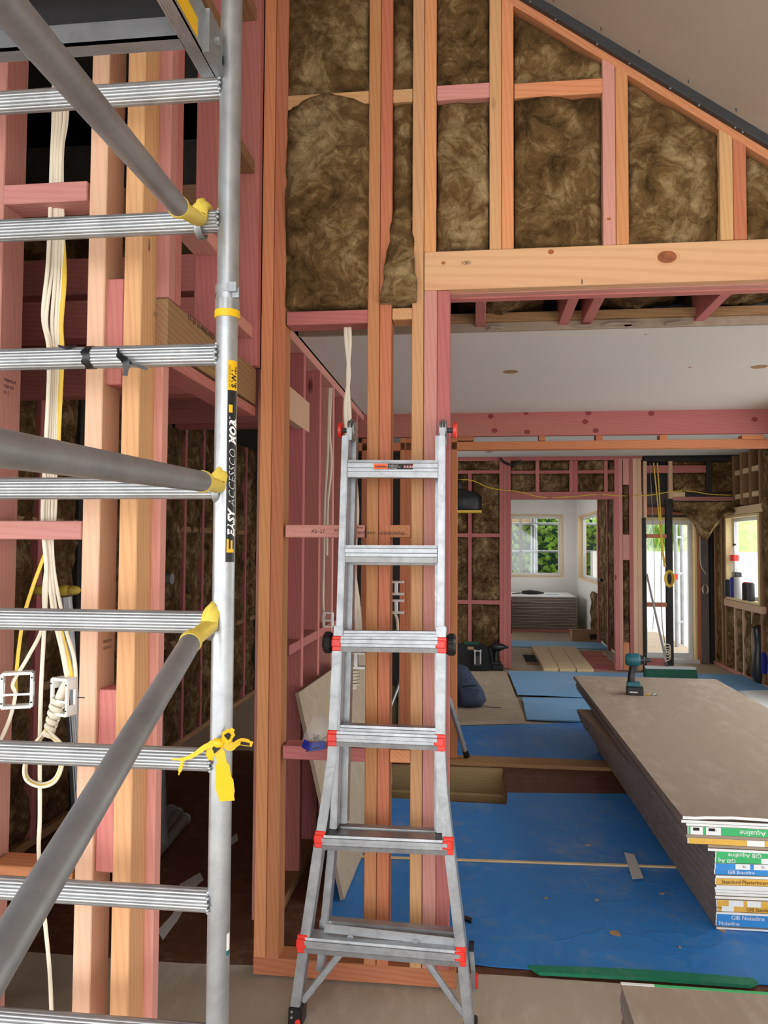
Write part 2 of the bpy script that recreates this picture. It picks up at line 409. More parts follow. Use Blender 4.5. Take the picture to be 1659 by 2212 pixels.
# ---------------------------------------------------------------- front stud wall (raking top)
wf = empty('wall_front', (-.4, 0, 0), kind='structure')
wf.location = (0, 0, 0)
DS = .09
def rstud(px0, px1, pyb, mat, pyt=None, ref=300):
    """stud of the front wall from pixel columns px0..px1 (read at height ref) down to pyb"""
    x0, x1 = P(px0, ref, Y=0).x, P(px1, ref, Y=0).x
    zb = P((px0+px1)/2, pyb, Y=0).z
    zt = zl((x0+x1)/2)+.02 if pyt is None else P((px0+px1)/2, pyt, Y=0).z
    return timber('stud', x0+.0008, x1-.0008, .001, DS, zb, zt, mat, wf)
rstud(568.5, 594, 2082, M['orange']); rstud(594, 620.8, 2082, M['orange2'])
rstud(796, 822, 2093, M['orange']); rstud(822, 848, 2095, M['orange2'])
rstud(891, 916.5, 2099, M['honey'])
rstud(916.5, 943, 544, M['orange'])
rstud(1057, 1083.5, 538, M['honey']); rstud(1083.5, 1110, 537, M['orange'])
rstud(1301.5, 1330, 529, M['pink']); rstud(1330, 1358, 528, M['orange'])
rstud(1553.5, 1583, 518, M['honey']); rstud(1583, 1612, 517, M['orange2'])
x0 = P(914, 1300, Y=0).x; x1 = P(942.5, 1300, Y=0).x; x2 = P(971, 1300, Y=0).x
zb = P(940, 2104, Y=0).z; zt = P(940, 627, Y=0).z
timber('stud', x0, x1, .001, DS, zb, zt, M['pink'], wf); timber('stud', x1+.001, x2, .001, DS, zb, zt-.002, M['rose'], wf)
stick('bottom_plate', 546, 985, 2082, 2121, -.001, .092, M['orange2'], wf)
# lintel over the wide opening, with a second pink ply behind it
z0, z1 = P(1000, 625, Y=0).z, P(1000, 541.5, Y=0).z
xb = P(916.5, 585, Y=0).x
timber('lintel', xb, 3.3, -.002, .045, z0, z1, M['beam'], wf)
timber('lintel_packer', xb+.06, 3.3, .046, .09, z0-.002, z1-.01, M['pink'], wf)
timber('lintel_packer', xb+.06, 3.3, .091, .14, z0-.006, z1-.01, M['rose'], wf)
def dwang(px0, px1, py0, py1, mat, d=DS, y=0.002): return stick('dwang', px0, px1, py0, py1, y, d, mat, wf)
dwang(621, 796.5, 201, 232, M['honey']); dwang(849, 891, 192, 220, M['honey']); dwang(944, 1057.5, 181, 213, M['pink'], y=.004)
dwang(1111, 1301.5, 174, 206, M['orange'])
dwang(619, 794, 671, 700, M['rose']); dwang(847, 890, 665, 690, M['honey'])
d1 = dwang(616, 788, 1134, 1161, M['pink']); d2 = dwang(841, 887, 1134, 1161, M['orange'])
dwang(610, 788, 1614, 1643, M['rose']); dwang(842, 886, 1620, 1648, M['orange'])
MB().box(-1.0, 3.4, .1, .12, 2.96, 4.6).build('sky_blocker', M['tar'], wf)  # unseen panel, added to block sky leaking past the studs
MB().box(-1.0, -.82, .001, .1, 2.3, 4.6).build('sky_blocker', M['tar'], wf)  # second added sky blocker, beside the wall's left end
# raking top plate and grey channel
xa, xe = -1.05, 3.4
wf_plate = MB().hexa([(xa, 0, zl(xa)), (xe, 0, zl(xe)), (xe, .09, zl(xe)), (xa, .09, zl(xa))], [(xa, 0, zl(xa)+.055), (xe, 0, zl(xe)+.055), (xe, .09, zl(xe)+.055), (xa, .09, zl(xa)+.055)])
beam('raking_plate', (xa, .045, zl(xa)+.027), (xe, .045, zl(xe)+.027), .09, .045, M['orange'], wf)
ch = beam('grey_channel', (xa, -.014, zl(xa)+.052), (xe, -.014, zl(xe)+.052), .026, .034, M['channel'], wf)
for px, py in ((1145, 4), (1290, 96), (1448, 191), (1588, 276), (1604, 286), (1200, 43), (1360, 138), (1510, 228)):
    p = P(px, py, Y=-.028); MB().cyl(p, p+Vector((0, -.002, 0)), .0035, 8).build('screw_head', M['steel'], wf)
# sloping ceiling of the front room and roof over the rest
def slope(x): return zl(x)+.07
rx = -1.05
struct('ceiling', MB().hexa([(rx, -5.2, slope(rx)), (3.6, -5.2, slope(3.6)), (3.6, -.001, slope(3.6)), (rx, -.001, slope(rx))],
       [(rx, -5.2, slope(rx)+.15), (3.6, -5.2, slope(3.6)+.15), (3.6, -.001, slope(3.6)+.15), (rx, -.001, slope(rx)+.15)]), M['greige'])
struct('ceiling_left', MB().hexa([(-4.3, -5.2, 2.2), (rx, -5.2, slope(rx)), (rx, -.95, slope(rx)), (-4.3, -.95, 2.2)],
       [(-4.3, -5.2, 2.35), (rx, -5.2, slope(rx)+.15), (rx, -.95, slope(rx)+.15), (-4.3, -.95, 2.35)]), M['greige'])
for px, py in ((1195, 14), (1298, 76), (1380, 130), (1487, 193), (1590, 258)):    # nail tips left along the ceiling edge
    p = P(px, py+3, Y=-.06); q = Vector((p.x, -.06, slope(p.x)))
    MB().cyl(q, q+Vector((.001, 0, -.013)), .0016, 6).build('nail', M['channel'], bpy.data.objects['ceiling'])
struct('roof_and_closures', MB().box(-4.3, 3.6, .1, 14.2, 3.25, 3.4).box(-4.3, -.86, -.95, .1, 4.3, 4.45).box(-4.3, -.82, .1, .14, 2.9, 4.45).box(-4.34, -4.3, -.95, .14, 0, 4.45), M['tar'])  # roof slabs; the last walls are unseen closures added against sky leaks
# ---------------------------------------------------------------- near wall at the left (parallel to the front wall)
YN = -.95
wl = empty('wall_left', (0, 0, 0), kind='structure')
def nst(px0, px1, mat, name='stud', z0=0.045, z1=4.3, y0=YN, d=.1):
    x0, x1 = P(px0, 1300, Y=y0).x, P(px1, 1300, Y=y0).x
    return timber(name, x0, x1, y0, y0+d, z0, z1, mat, wl)
nst(-52, -15, M['pink']); nst(174, 212, M['tan']); nst(254, 293, M['honey'])
nst(-330, -290, M['pink'])
MB().box(-4.2, P(-60, 1300, Y=YN).x, YN+.02, YN+.06, .045, 4.3).build('dimming_board', M['tar'], wl)  # unseen closure added to darken the room behind
timber('bottom_plate', -3.2, -.86, YN, YN+.09, 0, .045, M['pink'], wl)
def nbl(px0, px1, py0, py1, mat, name='dwang', y=YN+.001, d=.088):
    x0, x1, z0, z1 = fb(px0, px1, py0, py1, y); return timber(name, x0, x1, y, y+d, z0, z1, mat, wl)
nbl(-10, 188, 395, 437, M['pink']); nbl(-18, 176, 1125, 1165, M['pink']); nbl(-25, 155, 1874, 1912, M['orange2'])
nbl(226, 265.5, 602, 830, M['rose'], 'packer', YN+.012, .075); nbl(209, 249, 1490, 1885, M['rose'], 'packer', YN+.012, .075)
nbl(215, 255, 1010, 1016, M['pink'], 'packer', YN+.03, .02)
# ---------------------------------------------------------------- short wall over the hall doorway (runs away from us)
wh = empty('wall_hall', (0, 0, 0), kind='structure')
XC = -.828
timber('lintel', XC-.045, XC, -1.0+.14, -.002, 2.14, 2.277, M['old'], wh)
timber('lintel', XC-.092, XC-.047, -.86, -.002, 2.13, 2.277, M['rose'], wh)
timber('trimmer', XC-.045, XC-.012, -.858, -.815, .045, 2.135, M['pink'], wh)
timber('trimmer', XC-.09, XC-.047, -.858, -.815, .045, 2.135, M['rose'], wh)
timber('bottom_plate', XC-.09, XC, -.858, -.77, 0, .045, M['pink'], wh)
for y0, m in ((-.858, 'pink'), (-.812, 'rose'), (-.43, 'rose'), (-.048, 'rose')):
    timber('cripple_stud', XC-.09, XC if y0 < -.1 else -.8125, y0, y0+.045, 2.28, 4.3, M[m], wh)
for z, ya, yb in ((2.385, -.385, -.05), (3.02, -.385, -.05), (2.56, -.766, -.43), (3.3, -.766, -.43), (3.62, -.385, -.05)):
    timber('dwang', XC-.09, XC-.001, ya, yb, z, z+.045, M['pink' if z < 3 else 'old'], wh)
timber('header_plate', XC-.09, XC, -.858, -.002, 2.095, 2.13, M['rose'], wh)
# ---------------------------------------------------------------- dim room behind the left wall
wd_ = empty('wall_dim_room', (0, 0, 0), kind='structure')
XL = -2.3
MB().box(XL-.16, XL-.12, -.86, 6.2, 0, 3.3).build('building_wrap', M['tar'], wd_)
yy = .2; i = 0
while yy < 5.6:
    timber('stud', XL-.12, XL-.02, yy, yy+.045, .045, 2.9, M['rose' if i % 3 else 'tar'], wd_); yy += .42; i += 1
timber('bottom_plate', XL-.12, XL-.02, -.86, 5.9, 0, .045, M['old'], wd_)
for z in (.8, 1.7): timber('dwang', XL-.11, XL-.03, -.8, 5.8, z, z+.045, M['old'], wd_)
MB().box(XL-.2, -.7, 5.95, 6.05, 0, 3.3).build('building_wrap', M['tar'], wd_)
for px in (365, 425, 455): pass
timber('stud', -1.62, -1.53, 2.9, 2.945, .0, 2.7, M['rose'], wd_)
timber('stud', -2.28, -2.19, 2.2, 2.245, .0, 2.7, M['old'], wd_)
timber('ceiling_plate', -2.3, -.9, 2.86, 2.95, 2.5, 2.59, M['rose'], wd_)
for y in (.5, 1.1, 1.7, 2.3): timber('ceiling_joist', -2.3, -.93, y, y+.045, 2.45, 2.59, M['rose'], wd_)
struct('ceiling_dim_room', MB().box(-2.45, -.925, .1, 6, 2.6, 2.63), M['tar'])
# ---------------------------------------------------------------- open stud partition beyond the front wall, running away from us
wi = empty('wall_inner', (0, 0, 0), kind='structure')
XI = -.825                                    # room-side face
def pst(px, m, d=.09, zt=2.545):
    """stud whose front edge shows its right corner at pixel column px"""
    dd = ray(px, 1000); t = XI/dd.x; y = CAMY+dd.y*t
    return timber('stud', XI-.09, XI, y, y+.045, .045, zt, M[m], wi)
for px, m in ((600, 'pink'), (655, 'rose'), (690, 'rose'), (719, 'pink'), (740, 'rose'), (757, 'pink'), (771, 'rose')): pst(px, m)
timber('bottom_plate', XI-.09, XI, .5, 2.9, 0, .045, M['old'], wi)
timber('top_plate', XI-.09, XI, .5, 2.9, 2.545, 2.59, M['pink'], wi)
timber('lintel', XI-.045, XI+.003, .3, .94, 2.17, 2.32, M['tan'], wi)
timber('dwang', XI-.085, XI-.005, .6, 2.9, 1.1, 1.145, M['rose'], wi)
# ---------------------------------------------------------------- middle wall line, header and beam
wm = empty('wall_middle', (0, 0, 0), kind='structure')
YM = 2.96
for a, b, yb, m in ((779, 791, 1640, 'orange2'), (791, 800, 1640, 'orange2'), (863, 875, 1640, 'orange2'), (875, 887, 1640, 'orange2'), (961, 974, 1641, 'orange2'), (974, 987.5, 1641, 'orange2')):
    x0, x1 = P(a, 1300, Y=YM).x, P(b, 1300, Y=YM).x
    timber('stud', x0, x1, YM, YM+.09, .02, P(980, 945, Y=YM).z, M[m], wm)
x0, x1, z0, z1 = fb(972, 1655, 883, 940, YM)
timber('beam', XI-.09, 2.45, YM-.02, YM+.03, z0, z1, M['rose'], wm)
x0, x1, z0, z1 = fb(987, 1648, 951, 969, YM)
timber('header', XI-.09, 2.4, YM, YM+.09, z0, z1, M['orange2'], wm)
for a, b in ((987, 1023), (1164, 1178), (1287, 1302), (1425, 1441), (1603, 1650)): stick('packer', a, b, 939, 951.5, YM, .09, M['orange2'], wm)
timber('nib_stud', 2.2, 2.3, 2.4, YM+.1, 2.28, 2.6, M['old'], wm); timber('nib_stud', 2.3, 2.4, 2.4, YM+.1, 2.28, 2.6, M['tar'], wm)
# ---------------------------------------------------------------- ceilings beyond
ce = struct('ceiling_middle', MB().box(XI-.001, 3.35, .70, YM-.02, 2.6, 2.614), M['ceil'])
for px, py, r in ((1103, 803, .043), (1640, 792, .043), (1490, 793, .008), (1395, 722, .006)):   # round holes for downlights: dark recess under the board
    c = P(px, py, Z=2.6); MB().tube([c+Vector((0, 0, -.0016)), c+Vector((0, 0, -.0004))], r, 24).build('downlight_hole', M['old'], ce, rel=(0, 0, 0))
MB().box(XI, 3.3, .685, .705, 2.592, 2.63).build('torn_board_edge', M['paper'], ce)
struct('ceiling_back', MB().box(-1.0, 3.35, YM+.1, 7.3, 2.765, 2.78), M['ceil'])
c = P(1057, 976, Z=2.765); MB().tube([c+Vector((0, 0, -.0016)), c+Vector((0, 0, -.0004))], .045, 20).build('downlight_hole', M['old'], bpy.data.objects['ceiling_back'])
wj = empty('ceiling_joists', (0, 0, 0), kind='structure')
for px, py, w in ((1037, 712, .045), (1216, 712, .045), (1266, 712, .045), (1510, 702, .045), (672, 722, .09)):
    c = P(px, py, Y=.69); timber('joist', c.x-w/2, c.x+w/2, .14, .72, 2.612, 2.80, M['rose'], wj)
for x in (2.0, 2.5, 3.0): timber('joist', x, x+.045, .14, .72, 2.612, 2.8, M['rose'], wj)
timber('ceiling_batten', XI, 3.3, .66, .70, 2.63, 2.67, M['old'], wj)
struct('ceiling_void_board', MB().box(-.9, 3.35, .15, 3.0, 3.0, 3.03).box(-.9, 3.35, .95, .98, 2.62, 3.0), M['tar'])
# ---------------------------------------------------------------- far stud wall with doorway
YF = 7.35
wr = empty('wall_far', (0, 0, 0), kind='structure')
def far(name, a, b, c, d, m, y=YF, dep=.09):
    if name in ('dwang', 'top_plate', 'lintel'): y += .005; dep -= .01
    return stick(name, a, b, c, d, y, dep, M[m], wr, .002)
far('stud', 1011, 1019, 1023, 1440, 'rose')
for a in (1079, 1087.3, 1095.6): far('stud', a, a+8, 995, 1443, 'rose')
for a, b, c, d in ((940, 1079, 1016, 1023), (940, 1079, 1152, 1160), (940, 1079, 1296, 1305), (1104, 1329, 1016, 1023)): far('dwang', a, b, c, d, 'rose')
far('top_plate', 860, 1392, 986, 995, 'rose'); far('lintel', 1104, 1329, 1062, 1078.5, 'rose')
for a, b, c, d in ((1157, 1165, 995, 1062), (1230, 1238.5, 995, 1062), (1239, 1248, 995, 1062), (1305, 1313, 995, 1062)): far('cripple_stud', a, b, c, d, 'rose')
for a, b, m in ((1328.5, 1337, 'rose'), (1337.2, 1345.5, 'pink'), (1360, 1368, 'rose'), (1368.2, 1377.5, 'tan'), (1377.8, 1387, 'tan')): far('stud', a, b, 990, 1448, m)
far('stud_packer', 1345.7, 1359.8, 990, 1047, 'pink'); far('stud_packer', 1345.7, 1359.8, 1155, 1210, 'pink'); far('stud_packer', 1345.7, 1359.8, 1388, 1448, 'orange')
far('stud', 1387.5, 1396.5, 1118, 1452, 'tar'); far('stud', 1390, 1397.5, 996, 1117, 'tan')
far('stud', 1441, 1454, 1078, 1447, 'tar'); far('stud', 1444.5, 1453, 996, 1077, 'tan')
far('top_plate', 1387, 1700, 984, 996, 'tar')
far('stud', 1525, 1538, 996, 1063, 'tar'); far('stud', 1593, 1605, 996, 1063, 'tar')
far('dwang', 1397.6, 1444, 1005, 1021, 'rose'); far('dwang', 1453.2, 1525, 1005, 1021, 'rose')
far('dwang', 1396.7, 1441, 1154, 1162, 'orange2'); far('dwang', 1396.7, 1441, 1302, 1311, 'orange2'); far('bottom_plate', 1397, 1441, 1423, 1441, 'rose')
far('lintel', 1453.5, 1670, 1073, 1081, 'pink'); far('lintel_board', 1453.5, 1480, 1063, 1073, 'pale'); far('lintel_board', 1622, 1670, 1062, 1073, 'pale')
far('lintel_board', 1480, 1622, 1063, 1073, 'tar')
far('bottom_plate', 860, 1079, 1441, 1448, 'rose')
MB().box(P(860, 1200, Y=YF).x, P(1104, 1200, Y=YF).x, YF+.1, YF+.12, 0, 2.76).build('rear_lining', M['tar'], wr)
x0, x1, z0, z1 = fb(1104, 1700, 980, 1062, YF); MB().box(x0, x1, YF+.1, YF+.12, z0, 3.2).build('rear_lining', M['tar'], wr)
# stack of block behind the jamb: back-room side wall end
MB().box(2.0, 2.13, YF+.3, 8.35, 0, 2.7).build('rear_lining', M['wrap'], wr)
# ---------------------------------------------------------------- back room beyond the doorway
YB = 13.2
x0, x1, z0, z1 = fb(1098, 1215, 1112, 1246, YB)     # window opening in the back wall
w1x0, w1x1, w1z0, w1z1 = x0, x1, z0, z1
bw = MB()
for (a, b, c, d) in hole_rects(-.4, 2.1, 0, 2.8, [(w1x0, w1x1, w1z0, w1z1)]): bw.box(a, b, YB, YB+.12, c, d)
struct('wall_back', bw, M['white'])
XR = P(1246, 1200, Y=YB).x
rwin = (10.5, 12.85, .95, 2.2)
bw = MB()
for (a, b, c, d) in hole_rects(7.6, YB, 0, 2.8, [rwin]): bw.box(XR, XR+.12, a, b, c, d)
struct('wall_back_right', bw, M['white'])
bw = MB()
for (a, b, c, d) in hole_rects(YF+.12, YB, 0, 2.8, [(9.4, 12.0, .9, 2.2)]): bw.box(-.5, -.4, a, b, c, d)  # unseen side opening, added to brighten the back room
struct('wall_back_left', bw, M['white'])
struct('ceiling_back_room', MB().box(-.5, XR+.12, YF+.12, YB+.12, 2.78, 2.9), M['ceil'])
def window(name, o, ax, a0, a1, z0, z1, d0, depth, mull, mat_rev, fr=.05, sgn=1):
    """frame of bars, panes and reveal; ax 'x' stands along x at y=d0, 'y' stands along y at x=d0"""
    t = empty(name, (0, 0, 0), kind='structure')
    def bx(nm, a, b, za, zb, q0, q1, m):
        mb = MB()
        if ax == 'x': mb.box(a, b, q0, q1, za, zb)
        else: mb.box(q0, q1, a, b, za, zb)
        return mb.build(nm, m, t)
    for nm, a, b, za, zb in (('window_reveal', a0, a0+.03, z0, z1), ('window_reveal', a1-.03, a1, z0, z1), ('window_reveal', a0+.03, a1-.03, z1-.03, z1), ('window_sill', a0+.03, a1-.03, z0, z0+.03)):
        bx(nm, a, b, za, zb, d0, d0+depth, mat_rev)
    c0, c1, e0, e1 = a0+.03, a1-.03, z0+.03, z1-.03; q0, q1 = d0+depth*.55, d0+depth*.55+.05
    for a, b, za, zb in ((c0, c0+fr, e0, e1), (c1-fr, c1, e0, e1), (c0+fr, c1-fr, e0, e0+fr), (c0+fr, c1-fr, e1-fr, e1)): bx('window_frame', a, b, za, zb, q0, q1, M['frame'])
    for m in mull: bx('mullion', m-fr*.6, m+fr*.6, e0+fr, e1-fr, q0, q1, M['frame'])
    ed = [c0+fr]+[v for m in mull for v in (m-fr*.6, m+fr*.6)]+[c1-fr]
    for k in range(0, len(ed), 2): bx('pane', ed[k], ed[k+1], e0+fr, e1-fr, q0+.02, q0+.026, M['glass'])
    return t
window('window_1', None, 'x', w1x0, w1x1, w1z0, w1z1, YB-.02, .16, [P(1125, 1180, Y=YB).x], M['pale'])
window('window_2', None, 'y', *rwin, XR-.02, .16, [11.0], M['pale'])
# ---------------------------------------------------------------- right-hand outer wall and glazed door
YD = 8.3; XW = 3.27
rw = empty('wall_right', (0, 0, 0), kind='structure')
wy0, wy1 = 6.45, 7.62
wz0, wz1 = .93, 2.0
sh = MB()
for (a, b, c, d) in hole_rects(.12, YD+.1, 0, 3.2, [(wy0, wy1, wz0, wz1), (.25, 5.0, 0.0, 2.5)]): sh.box(XW+.1, XW+.14, a, b, c, d)  # the long opening is unseen, widened to let more daylight in
sh.build('building_wrap', M['wrap'], rw)
for y in (5.1, 5.55, 6.0, 6.4, 7.66, 7.8, 8.1): timber('stud', XW, XW+.1, y, y+.045, .045, 2.76, M['old'], rw)
for y in (6.72, 7.02, 7.32): timber('stud', XW, XW+.1, y, y+.03, .045, wz0-.09, M['tan'], rw)
for y in (6.72, 7.02, 7.32): timber('cripple_stud', XW, XW+.1, y, y+.045, wz1+.12, 2.76, M['old'], rw)
for z in (2.2, 2.5): timber('packer', XW+.02, XW+.1, 6.5, 7.6, z, z+.06, M['pale'], rw)
timber('sill_trimmer', XW-.02, XW+.1, wy0-.1, wy1+.06, wz0-.09, wz0-.005, M['tan'], rw)
timber('window_lintel', XW-.01, XW+.1, wy0-.1, wy1+.06, wz1+.005, wz1+.1, M['pale'], rw)
timber('bottom_plate', XW, XW+.1, 4.7, YD, 0, .045, M['pink'], rw)
window('window_3', None, 'y', wy0, wy1, wz0, wz1, XW-.01, .16, [], M['cream'], .045)
dx0, dx1 = P(1385, 1300, Y=YD).x, P(1506, 1300, Y=YD).x
dz1 = P(1450, 1118, Y=YD).z
wb = empty('wall_door', (0, 0, 0), kind='structure')
mb = MB()
for (a, b, c, d) in hole_rects(XR+.12, XW+.14, 0, 3.2, [(dx0, dx1, -.01, dz1)]): mb.box(a, b, YD, YD+.1, c, d)
mb.build('building_wrap', M['wrap'], wb)
for a, b, m in ((1506, 1514, 'orange2'), (1535, 1548, 'tar')): stick('stud', a, b, 1090, 1436, YD-.09, .088, M[m], wb)
stick('lintel', 1387, 1506, 1095, 1112, YD-.09, .088, M['orange2'], wb)
dr = empty('door_1', (0, 0, 0), kind='structure')
def dbx(nm, a, b, za, zb, m, q=.04, dd=.07): return MB().box(a, b, YD+q, YD+q+dd, za, zb).build(nm, m, dr)
dbx('door_jamb', dx0, dx0+.04, 0, dz1, M['cream'], -.08, .2); dbx('door_jamb', dx1-.05, dx1, 0, dz1, M['cream'], -.08, .2)
dbx('door_head', dx0+.04, dx1-.05, dz1-.04, dz1, M['cream'], -.08, .2); dbx('door_threshold', dx0, dx1, -.02, .05, M['frame'], -.1, .2)
a, b = dx0+.04, dx1-.05
dbx('door_stile', a, a+.05, .05, dz1-.04, M['frame']); dbx('door_stile', b-.05, b, .05, dz1-.04, M['frame'])
dbx('door_rail', a+.05, b-.05, .05, .12, M['frame']); dbx('door_rail', a+.05, b-.05, dz1-.1, dz1-.04, M['frame'])
dbx('pane', a+.05, b-.05, .12, dz1-.1, M['glass'], .06, .006)
# ---------------------------------------------------------------- glass wool batts
def batt(label, o, ax, an, w, h, cell=.02, th=.08, amp=.02, mat='wool', group=None, htop=None, ragged=.004, seed=None, parent=None, flare=None):
    """soft slab: o lower left corner of its front, ax across, z up, an towards the room; htop(u) gives the height at u in 0..1"""
    o = Vector(o); ax = Vector(ax).normalized(); an = Vector(an).normalized(); az = Vector((0, 0, 1))
    s = seed if seed is not None else random.random()*90
    nx = max(4, int(w/cell)); nz = max(4, int(h/cell)); V = []; Fc = []
    for j in range(nz+1):
        v = j/nz
        for i in range(nx+1):
            u = i/nx; hh = htop(u) if htop else h
            q = Vector((u*w*4+s, v*hh*4, s*.7))
            e = min(u*w, (1-u)*w, v*hh, (1-v)*hh)
            wr = noise.fractal(q*1.6, 1, 2, 5)*amp + abs(noise.noise(q*2.3+Vector((5, 3, 1))))*amp*.9
            rnd = .022*math.exp(-e/.012)
            out = wr-rnd
            ru = noise.noise(Vector((0, v*hh*16, s)))*ragged if i in (0, nx) else 0
            rv = noise.noise(Vector((u*w*16, 9, s)))*ragged*1.6 if j in (0, nz) else 0
            uu = u*w+ru; zz = v*hh+rv
            if flare:
                du, dn = flare(u, v); uu += du; out += dn
            V.append(o+ax*uu+az*zz+an*out)
    n0 = len(V)
    for j in range(nz):
        for i in range(nx):
            a = j*(nx+1)+i; Fc.append((a, a+1, a+nx+2, a+nx+1))
    bd = [i for i in range(nx+1)]+[j*(nx+1)+nx for j in range(1, nz+1)]+[nz*(nx+1)+i for i in range(nx-1, -1, -1)]+[j*(nx+1) for j in range(nz-1, 0, -1)]
    base = len(V)
    for b in bd:
        p = V[b]; d = (p-o).dot(an); V.append(p-an*(d+th))
    k = len(bd)
    for i in range(k): Fc.append((bd[(i+1) % k], bd[i], base+i, base+(i+1) % k))
    Fc.append(tuple(base+i for i in range(k-1, -1, -1)))
    # orient: ax x az should point along an, else flip
    if ax.cross(az).dot(an) < 0: Fc = [tuple(reversed(f)) for f in Fc]
    mb = MB(); mb.add(V, Fc)
    ob = mb.build('insulation_batt', M[mat], parent, smooth=60, rel=tuple(o))
    if parent is None: tag(ob, label, 'insulation', group)
    return ob
FRONT = (0, -1, 0)
def fbatt(label, a, b, c, d, Y=.012, ht=None, **kw):
    x0, x1, z0, z1 = fb(a, b, c, d, Y)
    return batt(label, (x0+.002, Y, z0+.002), (1, 0, 0), FRONT, x1-x0-.004, z1-z0-.004, htop=ht, **kw)
G = 'brown glass wool batts in the front stud wall'
def rake_h(a, b, z0):
    return lambda u: zl(a+(b-a)*u)-z0-.012
x0, x1, z0, z1 = fb(621, 796.5, 0, 200, .012)
batt('wide brown wool batt at the top, left of the paired studs', (x0, .012, z0), (1, 0, 0), FRONT, x1-x0, zl(x0)-z0, htop=rake_h(x0, x1, z0), group=G, cell=.022)
x0, x1, z0, z1 = fb(849, 891, 0, 191, .012)
batt('narrow brown wool strip at the top between the two stud pairs', (x0, .012, z0), (1, 0, 0), FRONT, x1-x0, zl(x0)-z0, htop=rake_h(x0, x1, z0), group=G)
x0, x1, z0, z1 = fb(944, 1057, 0, 180, .012)
batt('brown wool batt at the top above the pink dwang', (x0, .012, z0), (1, 0, 0), FRONT, x1-x0, zl(x0)-z0, htop=rake_h(x0, x1, z0), group=G)
x0, x1, z0, z1 = fb(1111, 1301, 20, 174, .012)
batt('wedge of brown wool under the sloping grey channel, above a dwang', (x0, .012, z0), (1, 0, 0), FRONT, x1-x0, zl(x0)-z0, htop=rake_h(x0, x1, z0), group=G)
x0, x1, z0, z1 = fb(620, 797, 232, 662, .012)
hE = z1-z0
batt('tall bulging brown wool batt slumping over the dwang at left', (x0, .008, z0), (1, 0, 0), FRONT, x1-x0, hE+.04, htop=lambda u: hE+.046*math.sin(math.pi*min(1, max(0, (u-.12)/.8)))**.6,
     amp=.024, group=G, flare=lambda u, v: (0, .02+.012*math.sin(v*3)))
x0, x1, z0, z1 = fb(849, 890.5, 221, 560, .014)
batt('long narrow brown wool strip between the two stud pairs', (x0, .014, z0), (1, 0, 0), FRONT, x1-x0, z1-z0, group=G, cell=.014)
x0, x1, z0, z1 = fb(848, 891, 470, 655, .0)
batt('loose brown wool tongue hanging out between the two stud pairs', (x0+.004, -.004, z0), (1, 0, 0), FRONT, x1-x0-.008, z1-z0, cell=.011, th=.055, amp=.02, group=G, ragged=.012,
     flare=lambda u, v: ((u-.5)*.068*(1-v)**.8-.012*(1-v), .05*(1-v)+.008))
fbatt('brown wool batt beside the paired studs, standing on the lintel', 944, 1057, 213, 541, group=G)
fbatt('wide brown wool batt in the middle standing on the lintel', 1111, 1301, 206, 534, group=G)
x0, x1, z0, z1 = fb(1358.5, 1553, 200, 525, .012)
batt('brown wool batt with sloping top, right of the pink stud', (x0, .012, z0), (1, 0, 0), FRONT, x1-x0, zl(x0)-z0, htop=rake_h(x0, x1, z0), group=G)
x0, x1, z0, z1 = fb(1612.5, 1900, 330, 515, .012)
batt('brown wool batt cut off by the right edge of the picture', (x0, .012, z0), (1, 0, 0), FRONT, x1-x0, zl(x0)-z0, htop=rake_h(x0, x1, z0), group=G)
# ceiling void: sagging wool above the joists
GV = 'wool sagging in the ceiling gap'
def sag(label, px0, px1, py, y0, y1, z, mat='wooldark'):
    a = P(px0, py, Y=y0).x; b = P(px1, py, Y=y0).x; mb = MB(); n = 22; k = 14; V = []; Fc = []
    s = random.random()*50
    for j in range(k+1):
        for i in range(n+1):
            u, v = i/n, j/k
            V.append((a+(b-a)*u, y0+(y1-y0)*v, z-.06*math.sin(math.pi*u)*math.sin(math.pi*v)+.03*noise.fractal(Vector((u*5+s, v*4, s)), 1, 2, 4)))
    for j in range(k):
        for i in range(n): q = j*(n+1)+i; Fc.append((q, q+n+1, q+n+2, q+1))
    m = len(V); V += [(p[0], p[1], p[2]+.12) for p in V]
    Fc += [tuple(reversed([q+m for q in f])) for f in Fc]
    bd = [i for i in range(n+1)]+[j*(n+1)+n for j in range(1, k+1)]+[k*(n+1)+i for i in range(n-1, -1, -1)]+[j*(n+1) for j in range(k-1, 0, -1)]
    L = len(bd); Fc += [(bd[i], bd[(i+1) % L], m+bd[(i+1) % L], m+bd[i]) for i in range(L)]
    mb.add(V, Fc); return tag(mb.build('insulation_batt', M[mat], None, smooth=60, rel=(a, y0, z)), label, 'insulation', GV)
sag('dark wool sagging in the ceiling gap left of the twin joists', 985, 1195, 660, 0.3, .93, 2.735)
sag('grey brown wool sagging in the ceiling gap between twin joists and last joist', 1290, 1520, 655, .3, .93, 2.745)
sag('grey brown wool in the ceiling gap at the right edge', 1560, 1760, 650, .3, .93, 2.74)
